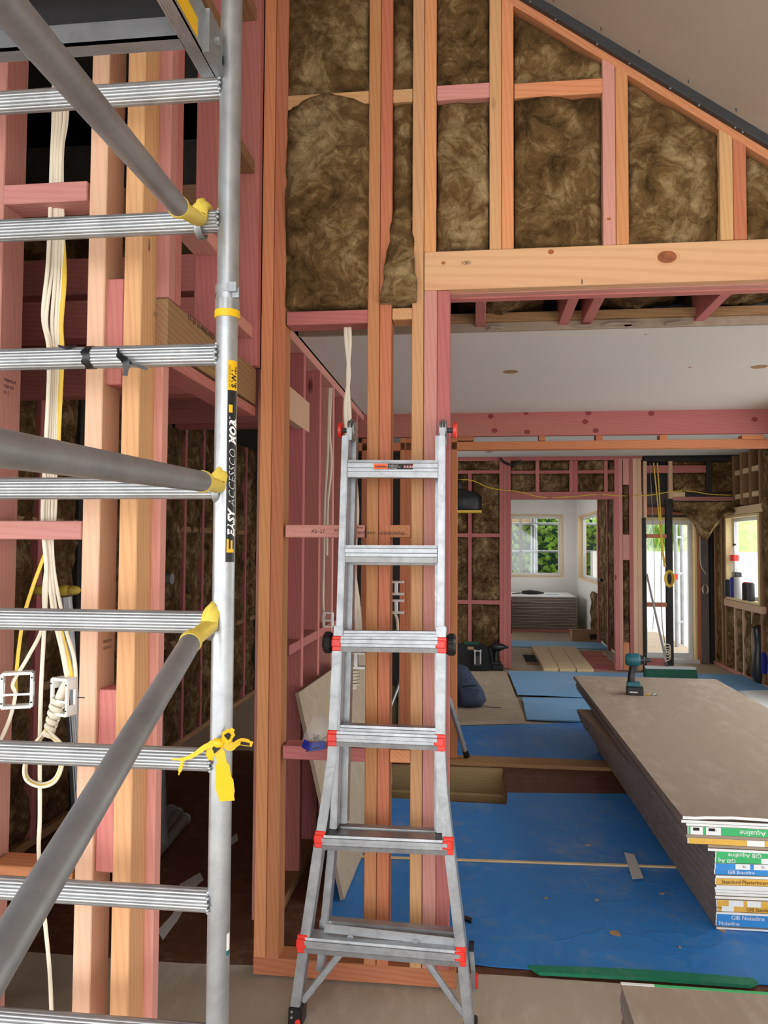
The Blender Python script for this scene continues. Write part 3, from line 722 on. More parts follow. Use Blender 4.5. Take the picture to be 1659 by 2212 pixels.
# far wall
GF = 'small wool batts in the far pink wall'
YFF = YF+.02
for lab, a, b, c, d in (
 ('small brown batt in far wall, top left corner above the wall shelf', 985, 1079, 995, 1016),
 ('dark batt in far wall beside the shelf, tall, under the top row', 1019, 1079, 1023, 1152),
 ('narrow dark batt in far wall behind the shelf', 985, 1011, 1023, 1152),
 ('narrow batt in far wall left of thin stud, middle row', 985, 1011, 1160, 1296),
 ('large dark batt in far wall middle row left of the doorway', 1019, 1079, 1160, 1296),
 ('narrow batt in far wall behind the tool bags', 985, 1011, 1305, 1441),
 ('lighter brown batt in far wall just above the tool bags', 1019, 1079, 1305, 1441),
 ('thin batt over the far doorway, upper row, first from left', 1104, 1157, 995, 1016),
 ('thin batt over the far doorway, upper row, second from left', 1165, 1230, 995, 1016),
 ('thin batt over the far doorway, upper row, third from left', 1248, 1305, 995, 1016),
 ('batt over the far doorway, lower row, first from left', 1104, 1157, 1023, 1062),
 ('batt over the far doorway, lower row, second from left', 1165, 1230, 1023, 1062),
 ('batt over the far doorway, lower row, third from left', 1248, 1305, 1023, 1062),
 ('tiny batt over the far doorway beside its right jamb, lower row', 1313, 1328, 1023, 1062),
 ('tiny batt over the far doorway beside its right jamb, upper row', 1313, 1328, 995, 1016),
 ('narrow upper wool strip between studs right of the far doorway', 1346, 1359.5, 1047, 1155),
 ('narrow lower wool strip between studs right of the far doorway', 1346, 1359.5, 1210, 1388),
 ('brown batt above the pink dwang near the black studs', 1454, 1525, 996, 1005),
 ('brown batt below the pink dwang near the black studs', 1454, 1525, 1021, 1063),
 ('brown batt between the two short black studs at far right', 1538, 1593, 996, 1063),
 ('brown batt right of the short black studs at the picture edge', 1605, 1680, 996, 1063)):
    x0, x1, z0, z1 = fb(a, b, c, d, YFF)
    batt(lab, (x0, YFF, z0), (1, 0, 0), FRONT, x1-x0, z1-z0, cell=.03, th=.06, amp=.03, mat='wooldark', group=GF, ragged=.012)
# right-hand wall, below and beside the window
GR = 'wool batts in the right outer wall'
LEFTW = (-1, 0, 0)
for lab, y0, y1, z0, z1 in (('wool batt under the right window nearest the corner', 7.35, 7.64, .05, .83), ('second wool batt under the right window from the corner', 7.05, 7.32, .05, .83),
 ('third wool batt under the right window from the corner', 6.75, 7.02, .05, .83), ('wool batt under the right window behind the black sack', 6.42, 6.72, .05, .83),
 ('tall wool batt right of the right-hand window', 6.05, 6.38, .05, 2.7), ('wool batt in the far corner beside the right window', 7.86, 8.08, .05, 2.7)):
    batt(lab, (XW+.02, y1, z0), (0, -1, 0), LEFTW, y1-y0, z1-z0, cell=.035, th=.06, amp=.03, mat='wool', group=GR, ragged=.02)
# dim room
GD = 'dark wool batts in the dim room'
yy = .245; i = 0
nm = ['nearest to us', 'second', 'third', 'fourth', 'fifth', 'sixth', 'seventh', 'eighth', 'ninth', 'tenth', 'eleventh', 'twelfth', 'thirteenth']
while yy < 5.6:
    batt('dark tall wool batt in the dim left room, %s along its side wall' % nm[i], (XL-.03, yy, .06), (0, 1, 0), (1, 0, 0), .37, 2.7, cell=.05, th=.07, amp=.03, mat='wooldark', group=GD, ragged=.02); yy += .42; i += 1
# ---------------------------------------------------------------- sheets on the floor
def zsheet(name, pts, mat, label, cat, z0=0.0, th=.005, group=None, wob=0, Z=None):
    poly = [P(a, b, Z=(z0+th)) for a, b in pts]; poly = [(p.x, p.y) for p in poly]
    if wob:
        q = []
        for i in range(len(poly)):
            a = Vector(poly[i]+(0,)); b = Vector(poly[(i+1) % len(poly)]+(0,)); n = max(1, int((b-a).length/.12))
            for k in range(n):
                p = a.lerp(b, k/n)+Vector((noise.noise(a*9+Vector((k, 3, 1))), noise.noise(b*7+Vector((2, k, 5))), 0))*(wob if k else 0); q.append((p.x, p.y))
        poly = q
    o = MB().prism(poly, z0, z0+th).build(name, M[mat]); return tag(o, label, cat, group)
GB = 'blue underlay sheets on the floor'
zsheet('underlay_sheet', [(690, 2030), (1000, 2078), (1140, 2092), (1340, 2104), (1659, 2126), (1780, 2130), (1400, 1715), (1096, 1712), (1094, 1738), (848, 1724), (760, 1715)], 'blue',
       'large deep blue underlay sheet covering the near floor beyond the ladder', 'floor sheet', 0, .004, GB, .012)
zsheet('underlay_sheet', [(850, 1570), (985, 1568), (1135, 1564), (1262, 1560), (1420, 1560), (1500, 1650), (1336, 1650), (1160, 1644), (985, 1640), (850, 1630)], 'blue', 'blue underlay sheet between the floor gap and the tan plywood', 'floor sheet', 0.002, .006, GB, .012)
zsheet('underlay_sheet', [(1098, 1449), (1700, 1458), (1700, 1510), (1290, 1506), (1118, 1499)], 'bluepale', 'pale blue underlay sheet in front of the far doorway', 'floor sheet', .03, .008, GB, .01)
zsheet('underlay_sheet', [(1128, 1506), (1290, 1508), (1400, 1553), (1255, 1557), (1138, 1552)], 'bluepale', 'small pale blue underlay sheet between plywood and the board stack', 'floor sheet', .012, .012, GB, .01)
zsheet('underlay_sheet', [(1105, 1383), (1310, 1388), (1320, 1402), (1105, 1396)], 'bluepale', 'strip of blue underlay beyond the far doorway', 'floor sheet', 0, .01, GB)
zsheet('plywood_sheet', [(860, 1452), (1093, 1450), (1135, 1556), (860, 1562)], 'ply', 'tan plywood sheet lying under the navy backpack', 'plywood', .002, .03)
zsheet('plastic_sheet', [(1596, 1492), (1700, 1490), (1760, 1526), (1650, 1528)], 'wht', 'white sheet on the floor at the right edge behind the board stack', 'sheet', .04, .006)
zsheet('membrane_edge', [(1140, 2084), (1400, 2094), (1625, 2112), (1638, 2120), (1620, 2128), (1400, 2112), (1165, 2100)], 'green', 'green rolled membrane edge along the front of the blue underlay', 'membrane', .006, .012)
p, q = P(745, 1848, Z=.012), P(1470, 1872, Z=.012)
tag(beam('cover_strip', (p.x, p.y, .009), (q.x, q.y, .009), .022, .008, M['pale']), 'thin pale strip across the blue underlay', 'strip')
zsheet('adhesive_tape', [(1348, 1841), (1370, 1845), (1390, 1897), (1366, 1899)], 'print_grey', 'translucent tape patch stuck across the pale strip', 'tape', .0142, .0008)
for i, (a, b, s) in enumerate(((1330, 2016, .028), (1290, 1945, .012), (1180, 1940, .012), (1270, 1826, .02), (1430, 1930, .012), (1468, 2046, .01), (1560, 2010, .02))):
    c = P(a, b, Z=.005); n = 7
    pl = [(c.x+s*(.5+random.random()*.6)*math.cos(6.28*k/n), c.y+s*(.5+random.random()*.6)*math.sin(6.28*k/n)) for k in range(n)]
    tag(MB().prism(pl, .0045, .007).build('debris_flake', M['ply' if i % 2 else 'card']), 'small torn flake of debris on the blue underlay', 'debris', 'debris flakes')
zsheet('paint_patch', [(340, 2010), (372, 1975), (420, 1890), (432, 1900), (385, 1985), (352, 2030)], 'print_grey', 'long pale plaster smear on the dark floor behind the scaffold', 'stain', -.003, .0015)
zsheet('paint_patch', [(388, 1910), (432, 1885), (440, 1900), (395, 1935)], 'print_grey', 'second pale plaster smear on the dark floor behind the scaffold', 'stain', -.003, .0012)
zsheet('paint_patch', [(498, 1810), (512, 1800), (514, 1815), (500, 1825)], 'print_grey', 'small pale plaster smear near the hall doorway', 'stain', -.003, .0012)
zsheet('cable_offcut', [(1004, 1977), (1020, 1983), (1018, 1990), (1000, 1983)], 'black', 'short black offcut on the blue underlay behind the ladder', 'offcut', .005, .01)
# ---------------------------------------------------------------- plasterboard stack
XS, YS0, LB, WB = 1.012, .585, 3.55, 1.2
GS = 'plasterboard sheets in the big stack'
LN = Vector((-1, 0, 0)); UP = Vector((0, 0, 1))
def board(z, th, dx, dy, mat_top, label, tape=None, words=(), rot=0, wid=WB, ln=LB, grp=GS, xs=XS, ys=YS0, edge='edge'):
    gx, gy = xs+dx, ys+dy; x = y = 0
    mb = MB(); mb.box(x, x+wid, y, y+ln, z+.0012, z+th-.0006)
    mb.m = [1, 0, 2, 2, 1, 1]
    o = mb.build('plasterboard_sheet', None, mats=[M[mat_top], M[edge], M['wht'] if tape != 'raw' else M['paper']]); tag(o, label, 'plasterboard', grp)
    o.matrix_world = Matrix.Translation((gx, gy, 0)) @ Matrix.Rotation(R(rot), 4, 'Z')
    if tape and tape != 'raw':
        tp = MB().box(x+.004, x+wid-.004, y-.0012, y, z+.001, z+th-.001).build('end_tape', M[tape], o)
        for (s, off, sz, m, flip) in words:
            if s == '#':      # white panel printed with the board size
                MB().box(x+off, x+off+sz, y-.0022, y-.0012, z+.001, z+th-.001).build('size_label', M['print_white'], tp)
            elif s == '=':    # dark square mark
                MB().box(x+off, x+off+sz, y-.0026, y-.0022, z+th*.5, z+th*.86).build('print_mark', M['ink'], tp)
            else:
                ex = Vector((-1, 0, 0)) if flip else Vector((1, 0, 0)); ey = Vector((0, 0, -1)) if flip else Vector((0, 0, 1))
                zz = z+th*.76 if flip else z+th*.24
                lettering(s, sz, (x+off, y-.0018, zz), ex, ey, M[m], tp)
    return o
lay = [  # from the floor up: thickness, dx, tape, words, label
 (.009, 0, None, (), 'plain'),
 (.026, .0, 't_blue', (('Noiseline', .012, .022, 'print_white', 0), ('#', .25, .09, '', 0), ('=', .275, .03, '', 0), ('GIB', .275, .009, 'ink', 0)), 'lowest blue-taped plasterboard pair in the big stack'),
 (.026, .0, 't_blue', (('GIB Noiseline', .06, .024, 'print_white', 0), ('#', .32, .08, '', 0)), 'second blue-taped plasterboard pair up from the floor in the big stack'),
 (.011, .0, None, (), 'plain'),
 (.024, .003, 't_gold', (('#', .02, .05, '', 0), ('10mm', .023, .011, 'ink', 1), ('GIB Standard Plasterboard', .12, .02, 'ink', 0)), 'lower of two gold-taped plasterboard pairs near the stack foot'),
 (.026, .0, 't_gold', (('#', .05, .06, '', 0), ('#', .125, .055, '', 0), ('GIB Standard', .21, .02, 'ink', 0)), 'upper of two gold-taped plasterboard pairs near the stack foot'),
 (.012, -.002, None, (), 'plain'), (.012, .002, None, (), 'plain'), (.012, 0, None, (), 'plain'), (.012, -.003, None, (), 'plain'), (.011, .002, None, (), 'plain'),
 (.028, -.002, 't_gold', (('Standard Plasterboard', .025, .022, 'ink', 0), ('#', .27, .07, '', 0), ('=', .29, .03, '', 0), ('GIB', .288, .01, 'ink', 0)), 'gold-taped plasterboard pair in the middle of the big stack'),
 (.012, 0, None, (), 'plain'),
 (.024, -.004, 't_blue', (('GIB Braceline', .055, .02, 'print_white', 0), ('#', .31, .08, '', 0)), 'lower blue-taped pair under the green tapes'),
 (.024, -.002, 't_blue', (('#', .085, .06, '', 0), ('TE', .128, .014, 'ink', 1), ('#', .16, .06, '', 0), ('TE', .205, .014, 'ink', 1)), 'upper blue-taped pair directly under a green tape'),
 (.024, 0, 't_green', (('GIB Aq', .085, .024, 'print_white', 1), ('#', .19, .06, '', 0), ('TE', .235, .014, 'ink', 1), ('#', .265, .06, '', 0)), 'lower green-taped plasterboard pair in the mid stack'),
 (.026, 0, 't_green', (('GIB Aqualine', .19, .026, 'print_white', 1), ('#', .29, .08, '', 0)), 'upper green-taped plasterboard pair in the mid stack'),
 (.012, -.03, None, (), 'plain'), (.012, -.028, 'raw', (), 'bare brown-ended board above the green tapes'),
 (.026, -.11, 't_gold', (('#', .24, .07, '', 0), ('#', .33, .07, '', 0)), 'gold-taped pair jutting out under the topmost green tape'),
 (.014, -.115, 'raw', (), 'bare brown-ended board jutting out below the topmost green tape'),
 (.034, -.11, 't_green', (('#', .012, .05, '', 0), ('=', .022, .026, '', 0), ('#', .075, .06, '', 0), ('GIB', .118, .013, 'ink', 1), ('=', .085, .026, '', 0), ('GIB Aqualine', .37, .03, 'print_white', 1), ('#', .44, .08, '', 0)), 'topmost green-taped plasterboard pair in the big stack'),
 (.012, -.115, None, (), 'white-ended board second from top of the big stack'),
 (.013, -.135, None, (), 'torn white-ended board just under the top sheet of the big stack'),
]
z = .006
for k, (th, dx, tp, wds, lab) in enumerate(lay):
    board(z, th, dx, random.uniform(-.006, .006), 'paper', 'plain white-ended plasterboard sheet within the big stack' if lab == 'plain' else lab, tp, wds, rot=.8+3.4*k/16 if k < 17 else 0, ln=2.8 if k < 17 else LB); z += th
ZTOP = z
# top sheet: slightly wavy at its torn near end
n = 24; V = []; mb = MB()
for i in range(n+1):
    u = i/n; zz = .006*math.sin(u*9)+.004*noise.noise(Vector((u*8, 1, 2)))
    for j, y in enumerate((0, .06, .2, LB)):
        f = (1, .8, 0, 0)[j]; V.append((XS-.13+u*WB, YS0+y-(.012*noise.noise(Vector((u*14, 4, 4))) if j == 0 else 0), ZTOP+.0005+max(0, (zz+.004)*f)))
m = len(V); V += [(p[0], p[1], p[2]+.012) for p in V]; Fc = []
for i in range(n):
    for j in range(3):
        a = i*4+j; Fc.append((a, a+1, a+5, a+4)); Fc.append((m+a, m+a+4, m+a+5, m+a+1))
    Fc.append((i*4, i*4+4, m+i*4+4, m+i*4)); Fc.append((i*4+3, m+i*4+3, m+i*4+7, i*4+7))
for j in range(3): Fc.append((j, m+j, m+j+1, j+1)); e = n*4+j; Fc.append((e, e+1, m+e+1, m+e))
mb.add(V, Fc); o = mb.build('plasterboard_sheet', None, mats=[M['paper'], M['edge'], M['print_white']])
for pl in o.data.polygons:
    c = pl.center; pl.material_index = 2 if pl.normal.y < -.7 else 0 if abs(pl.normal.z) > .5 else 1
tag(o, 'brown-papered top sheet of the big stack carrying the drill', 'plasterboard', GS)
ZTOP += .0125
# ---------------------------------------------------------------- low stack at the bottom right corner
GL = 'plasterboard sheets in the low stack at the bottom right'
c = P(1342, 2122, Z=.25); z = .25
for k in range(20):
    z -= .0125
    board(z, .0125, random.uniform(-.004, .004), 0, 'paper', 'top brown sheet of the low stack in the bottom right corner' if k == 0 else 'lower sheet of the low stack in the bottom right corner', None, (), grp=GL, xs=c.x, ys=c.y-2.0, ln=2.0)
MB().box(.02, 1.2, 2.0, 2.002, .2375, .25).build('end_tape', M['wht'], bpy.data.objects[[o.name for o in col.objects if o.get('group') == GL][0]])
MB().box(.1, 1.2, 1.988, 2.001, .2495, .2505).build('tape_fold', M['t_green'], bpy.data.objects[[o.name for o in col.objects if o.get('group') == GL][0]])
MB().box(0, .1, 1.988, 2.001, .2495, .2505).build('tape_fold', M['wht'], bpy.data.objects[[o.name for o in col.objects if o.get('group') == GL][0]])
# ---------------------------------------------------------------- far stack in the back room
GQ = 'plasterboard sheets in the far stack'
a, b = P(1100, 1358, Y=11.75), P(1246, 1358, Y=11.75)
ft = P(1180, 1288, Y=11.75).z; fb0 = a.z; nb = 24; th = (ft-fb0)/nb
for k in range(nb):
    o = MB().box(a.x, b.x+random.uniform(-.008, .008), 11.75+random.uniform(-.01, .01), 13.0, fb0+k*th+.008, fb0+(k+1)*th).build('plasterboard_sheet', None, mats=[M['white' if k == nb-1 else 'paper' if k % 2 else 'edge']])
    tag(o, 'white top sheet of the far stack below the back window' if k == nb-1 else 'grey-edged plasterboard sheet in the far stack below the back window', 'plasterboard', GQ)
for k, y in enumerate((11.75, 12.7)): tag(timber('bearer', a.x, b.x-.05, y+.01, y+.1, 0, fb0+.002, M['rose']), 'pink timber bearer under the %s of the far stack' % ('front' if k == 0 else 'rear'), 'timber')
# ---------------------------------------------------------------- outside
gr = MB()
def bank(name, x0, x1, y0, y1, z0, z1, mat, label, n=20):
    V = []; Fc = []
    for j in range(n+1):
        for i in range(n+1):
            u, v = i/n, j/n; x = x0+(x1-x0)*u; y = y0+(y1-y0)*v
            V.append((x, y, z0+(z1-z0)*v+.25*noise.noise(Vector((x*.4, y*.4, 2)))))
    for j in range(n):
        for i in range(n): q = j*(n+1)+i; Fc.append((q, q+1, q+n+2, q+n+1))
    o = MB().add(V, Fc).build(name, M[mat], smooth=60); o['kind'] = 'structure'; return o
bank('ground_bank', 2.7, 30, 12.35, 30, 1.25, 7.5, 'grass', '')
struct('retaining_wall', MB().box(2.25, 16, 12.1, 12.4, -.6, 1.5), M['conc'])
struct('yard_wall', MB().box(7.2, 7.5, -4, 12.1, -.6, 1.95), M['conc'])
bank('ground_bank_right', 7.5, 26, -6, 13, 1.9, 2.2, 'grass', '')
def leafclump(name, x0, x1, y0, y1, z0, z1, n, size, label, cat, long=1.0, tall=False):
    V = []; Fc = []
    for k in range(n):
        c = Vector((random.uniform(x0, x1), random.uniform(y0, y1), random.uniform(z0, z1)))
        if tall:
            d = Vector((random.gauss(0, .25), random.gauss(0, .25), 1)).normalized()
        else: d = Vector((random.gauss(0, 1), random.gauss(0, 1)-.4, random.gauss(0, .6))).normalized()
        s = d.cross(Vector((random.random(), random.random(), random.random()))).normalized()*size*.45
        L = d*size*long*random.uniform(.7, 1.3); b = len(V)
        nrm = s.cross(L).normalized()*size*.12
        V += [c, c+L*.5+s+nrm, c+L, c+L*.5-s+nrm]; Fc += [(b, b+1, b+2), (b, b+2, b+3)]
    o = MB().add(V, Fc).build(name, M['leaf']); return tag(o, label, cat)
hd = leafclump('hedge', -1.6, 3.2, 14.6, 15.6, .2, 2.35, 5200, .16, 'leafy bright green hedge outside the back window', 'hedge')
MB().box(-1.6, 3.2, 14.9, 15.5, -.6, 2.2).build('hedge_core', M['bristle'], hd)
leafclump('tall_grass', 2.7, 3.9, 12.15, 12.35, 1.5, 1.75, 700, .03, 'clump of tall green grass outside the glazed door', 'grass', 12, True)
t = empty('outdoor_scaffold', (0, 0, 0), 'pale galvanised scaffold standing outside the glazed door', 'scaffold', 'scaffolds outside')
sa, sb = P(1461, 1300, Y=10.0), P(1473.5, 1300, Y=10.6)
for c in (sa, sb): MB().cyl((c.x, c.y, -.6), (c.x, c.y, 4), .03, 14).build('upright', M['steel'], t, smooth=40)
for z in (.35, 1.15, 1.75): MB().cyl((sa.x, 10.0, z), (sb.x, 10.6, z), .02, 10).build('tie', M['steel'], t, smooth=40)
MB().cyl((sa.x, 10, P(1461, 1252, Y=10).z), (sa.x, 10, P(1461, 1240, Y=10).z), .031, 14).build('red_tag', M['red'], t, smooth=40)
t = empty('outdoor_scaffold', (0, 0, 0), 'galvanised scaffold seen through the back room window', 'scaffold', 'scaffolds outside')
for q, r in ((P(1157, 1180, Y=14.2), .04), (P(1149, 1180, Y=14.25), .03)): MB().cyl((q.x, q.y, -.6), (q.x, q.y, 4), r, 14).build('upright', M['steel'], t, smooth=40)
for z in (P(1150, 1191, Y=14.15).z, P(1150, 1132, Y=14.15).z): MB().cyl((-1, 14.17, z), (3, 14.17, z), .03, 12).build('rail', M['steel'], t, smooth=40)
z = P(1150, 1128, Y=14.3).z
tag(timber('toe_board', -1, P(1160, 1128, Y=14.3).x, 14.28, 14.32, z-.06, z+.08, M['pale']), 'pale scaffold board outside the top of the back window', 'plank')
p = P(1585, 1120, X=5.2); q = P(1640, 1300, X=5.2)
tag(MB().cyl((5.2, 9.4, 2.3), (5.2, 7.2, .4), .035, 12).build('scaffold_brace', M['steel'], smooth=40), 'diagonal scaffold brace outside the right-hand window', 'scaffold pole')

GK = 'wool batts in the back room side wall'
for lab, y0, y1, z0, z1 in (('dark wool batt low in the back room side wall, nearest the doorway', 8.5, 9.3, .05, 2.6), ('dark wool batt low in the back room side wall, beside its window', 9.36, 10.2, .05, 2.6), ('low wool batt under the side window of the back room', 10.3, 11.2, .05, .8)):
    batt(lab, (XR-.03, y1, z0), (0, -1, 0), LEFTW, y1-y0, z1-z0, cell=.06, th=.028, amp=.03, mat='wooldark', group=GK, ragged=.02)
for y in (8.44, 9.3, 10.22): timber('stud', XR-.05, XR-.001, y, y+.05, 0, 2.75, M['rose'], wr)
# ---------------------------------------------------------------- scaffold end frames
YSC = -1.12; RT_ = .0255
XP = P(485, 1106, Y=YSC).x; XP2 = XP-1.28
def reed(q): return 1-.075*max(0, math.cos(q*17))**2
def rung(parent, py, x1=None):
    z = P(430, py, Y=YSC).z
    o = MB().tube([(XP2+.02, YSC, z), (x1 if x1 else XP-.02, YSC, z)], .0262, 102, prof=reed).build('rung', M['alu'], parent, smooth=50)
    for k in range(14):    # weld bead where the rung meets the upright
        pass
    wb = MB()
    for k in range(12):
        q = 2*math.pi*k/12; wb.ball((XP-.022+.003*abs(math.cos(q)), YSC+math.cos(q)*.026, z+math.sin(q)*.026), .0055, n=6)
    wb.build('weld_bead', M['alu'], o, smooth=80); return z
zj = P(497, 682, Y=YSC).z
lo = empty('scaffold_tower_section', (XP, YSC, 0), 'lower aluminium scaffold ladder frame with black and yellow printed upright', 'scaffold frame', 'scaffold frames'); lo.location = (0, 0, 0)
hi = empty('scaffold_tower_section', (XP, YSC, 0), 'upper aluminium scaffold ladder frame above the yellow-ringed joint', 'scaffold frame', 'scaffold frames'); hi.location = (0, 0, 0)
zr = {}
for py in (767, 1054, 1344, 1640, 1943, 2238): zr[py] = rung(lo, py)
for py in (195, 480): zr[py] = rung(hi, py)
MB().cyl((XP, YSC, 0.02), (XP, YSC, zj+.02), RT_, 40).build('upright', M['alu'], lo, smooth=40)
MB().cyl((XP2, YSC, 0.02), (XP2, YSC, zj+.02), RT_, 32).build('upright', M['alu'], lo, smooth=40)
for x in (XP, XP2): MB().cyl((x, YSC, 0), (x, YSC, .025), .035, 24).build('rubber_foot', M['black'], lo, smooth=40)
MB().cyl((XP, YSC, zj+.035), (XP, YSC, 3.85), RT_, 40).build('upright', M['alu'], hi, smooth=40)
MB().cyl((XP2, YSC, zj+.035), (XP2, YSC, 3.85), RT_, 32).build('upright', M['alu'], hi, smooth=40)
MB().cyl((XP, YSC, zj-.007), (XP, YSC, zj+.01), .0295, 40).build('joint_ring', M['tape'], lo, smooth=40)
MB().tube([(XP, YSC, zj+.01), (XP, YSC, zj+.036)], .0285, 40, prof=lambda q: 1-.05*max(0, math.cos(q*11))).build('joint_collar', M['alu'], lo, smooth=30)
MB().cyl((XP, YSC, zj+.036), (XP, YSC, zj+.05), .0265, 36).build('joint_sleeve', M['alu'], hi, smooth=40)
cl = MB().tube([(XP, YSC, zj+.05), (XP, YSC, zj+.069)], .0282, 36).build('spring_clip', M['steel'], hi, smooth=40)
MB().box(XP+.018, XP+.034, YSC-.022, YSC-.012, zj+.036, zj+.058).box(XP+.012, XP+.03, YSC-.03, YSC-.02, zj+.048, zj+.07).build('clip_latch', M['steel'], cl)
# printed strip on the upright, wrapped round the tube
fa = math.atan2(CAMY-YSC, 0-XP)             # direction from the tube to us
def wrap(name, a0, a1, z0, z1, mat, r, parent, n=14):
    mb = MB(); V = []; Fc = []
    for i in range(n+1):
        a = fa+a0+(a1-a0)*i/n
        for z in (z0, z1): V.append((XP+r*math.cos(a), YSC+r*math.sin(a), z))
        for z in (z0, z1): V.append((XP+(r-.0009)*math.cos(a), YSC+(r-.0009)*math.sin(a), z))
    for i in range(n):
        k = i*4; Fc += [(k, k+4, k+5, k+1), (k+2, k+3, k+7, k+6), (k, k+2, k+6, k+4), (k+1, k+5, k+7, k+3)]
    Fc += [(0, 1, 3, 2), (n*4, n*4+2, n*4+3, n*4+1)]
    return mb.add(V, Fc).build(name, M[mat], parent, smooth=50)
def wraptext(s, size, amid, z, mat, r, parent, **kw):
    me = text_mesh(s, size, **kw)
    for v in me.vertices:
        a = fa+amid-(v.co.y)/r; zz = z+v.co.x      # letters' up points to the left
        v.co = (XP+r*math.cos(a), YSC+r*math.sin(a), zz)
    me.materials.append(M[mat]); return link('lettering', me, None, parent)
zt = {py: P(508, py, Y=YSC).z for py in (782, 846, 1214, 905, 880)}
s1 = wrap('yellow_sticker', .13, 1.15, zt[846], zt[782], 'tape', RT_+.0006, lo)
wraptext('S.W.L.', .019, .95, zt[846]+.006, 'ink', RT_+.0013, s1, bold=.0008); wraptext('DO NOT EXCEED', .0065, .36, zt[846]+.006, 'ink', RT_+.0013, s1)
s2 = wrap('printed_strip', .13, 1.15, zt[1214], zt[846], 'black', RT_+.0005, lo)
wraptext('EASY', .027, 1.0, zt[1214]+.058, 'print_white', RT_+.0012, s2, bold=.0011, shear=.25); wraptext('ACCESSCO', .0265, 1.0, zt[1214]+.127, 'print_white', RT_+.0012, s2, shear=.25, bold=-.0006)
wraptext('MOBI', .025, 1.0, zt[905]-.062, 'print_white', RT_+.0012, s2, bold=.0014, shear=.25)
wrap('yellow_mark', .22, .95, zt[1214]+.022, zt[1214]+.03, 'tape', RT_+.0012, s2); wrap('yellow_mark', .22, .4, zt[1214]+.022, zt[1214]+.053, 'tape', RT_+.0012, s2); wrap('yellow_mark', .6, .78, zt[1214]+.03, zt[1214]+.05, 'tape', RT_+.0012, s2)
wrap('yellow_mark', .25, .6, zt[905]+.012, zt[905]+.03, 'tape', RT_+.0012, s2)
wrap('label_scrap', .8, 1.2, P(480, 2055, Y=YSC).z, P(480, 2012, Y=YSC).z, 'print_white', RT_+.0006, lo); wrap('label_scrap', .75, 1.2, P(480, 2058, Y=YSC).z, P(480, 2048, Y=YSC).z, 'teal', RT_+.0009, lo)
# black tape torn on the third rung
tr = zr[767]
def rungwrap(px0, px1, label, a0=-2.2, a1=2.2, sl=.004):
    x0, x1 = P(px0, 767, Y=YSC-.026).x, P(px1, 767, Y=YSC-.026).x; V = []; Fc = []; n = 18; mb = MB()
    for i in range(n+1):
        a = -math.pi/2+a0+(a1-a0)*i/n; d = sl*math.sin(i*1.7)
        for rr in (.0268, .0275):
            for x in (x0+d, x1+d*.4): V.append((x, YSC+rr*math.sin(a), tr-rr*math.cos(a)*-1 if False else tr+rr*math.cos(a+math.pi)*-1))
    for i in range(n):
        k = i*4; Fc += [(k, k+1, k+5, k+4), (k+2, k+6, k+7, k+3), (k, k+4, k+6, k+2), (k+1, k+3, k+7, k+5)]
    Fc += [(0, 2, 3, 1), (n*4, n*4+1, n*4+3, n*4+2)]
    return tag(mb.add(V, Fc).build('black_tape', M['black'], smooth=50), label, 'tape', 'black tape scraps on the scaffold rung')
rungwrap(176, 193, 'black tape band wound round the scaffold rung')
def ribbon(name, pts, w, mat, label, cat, group=None, parent=None, side=(1, 0, 0), th=.0007):
    pts = smooth_path(pts, 6); V = []; Fc = []; n = len(pts)
    for i, p in enumerate(pts):
        ww = w[min(len(w)-1, int(i*len(w)/n))] if isinstance(w, (list, tuple)) else w
        t = (pts[min(i+1, n-1)]-pts[max(i-1, 0)]).normalized(); s = Vector(side).normalized()
        s = (s-t*s.dot(t)).normalized(); nn = s.cross(t).normalized()*th
        V += [p-s*ww/2-nn, p+s*ww/2-nn, p+s*ww/2+nn, p-s*ww/2+nn]
    for i in range(n-1):
        k = i*4
        for j in range(4): Fc.append((k+j, k+(j+1) % 4, k+4+(j+1) % 4, k+4+j))
    Fc += [(3, 2, 1, 0), tuple(range(n*4-4, n*4))]
    o = MB().add(V, Fc).build(name, M[mat], parent, smooth=60)
    return tag(o, label, cat, group) if parent is None else o
YT = YSC-.031
ribbon('black_tape', [P(255, 752, Y=YT), P(258, 768, Y=YT-.004), P(272, 782, Y=YT-.01), P(270, 812, Y=YT-.004)], [.006, .014, .018, .012], 'black', 'black tape tail hanging off the scaffold rung', 'tape', 'black tape scraps on the scaffold rung')
ribbon('black_tape', [P(262, 774, Y=YT), P(285, 786, Y=YT-.006), P(304, 792, Y=YT-.003), P(318, 798, Y=YT)], [.012, .006, .008, .005], 'black', 'thin curled black tape shred beside the tape tail', 'tape', 'black tape scraps on the scaffold rung', side=(0, 0, 1))
ribbon('black_tape', [P(126, 747, Y=YT+.012), P(145, 751, Y=YT+.006), P(165, 747, Y=YT+.012)], [.006, .01, .005], 'black', 'black tape remnant along the top of the scaffold rung', 'tape', 'black tape scraps on the scaffold rung', side=(0, -1, 1))
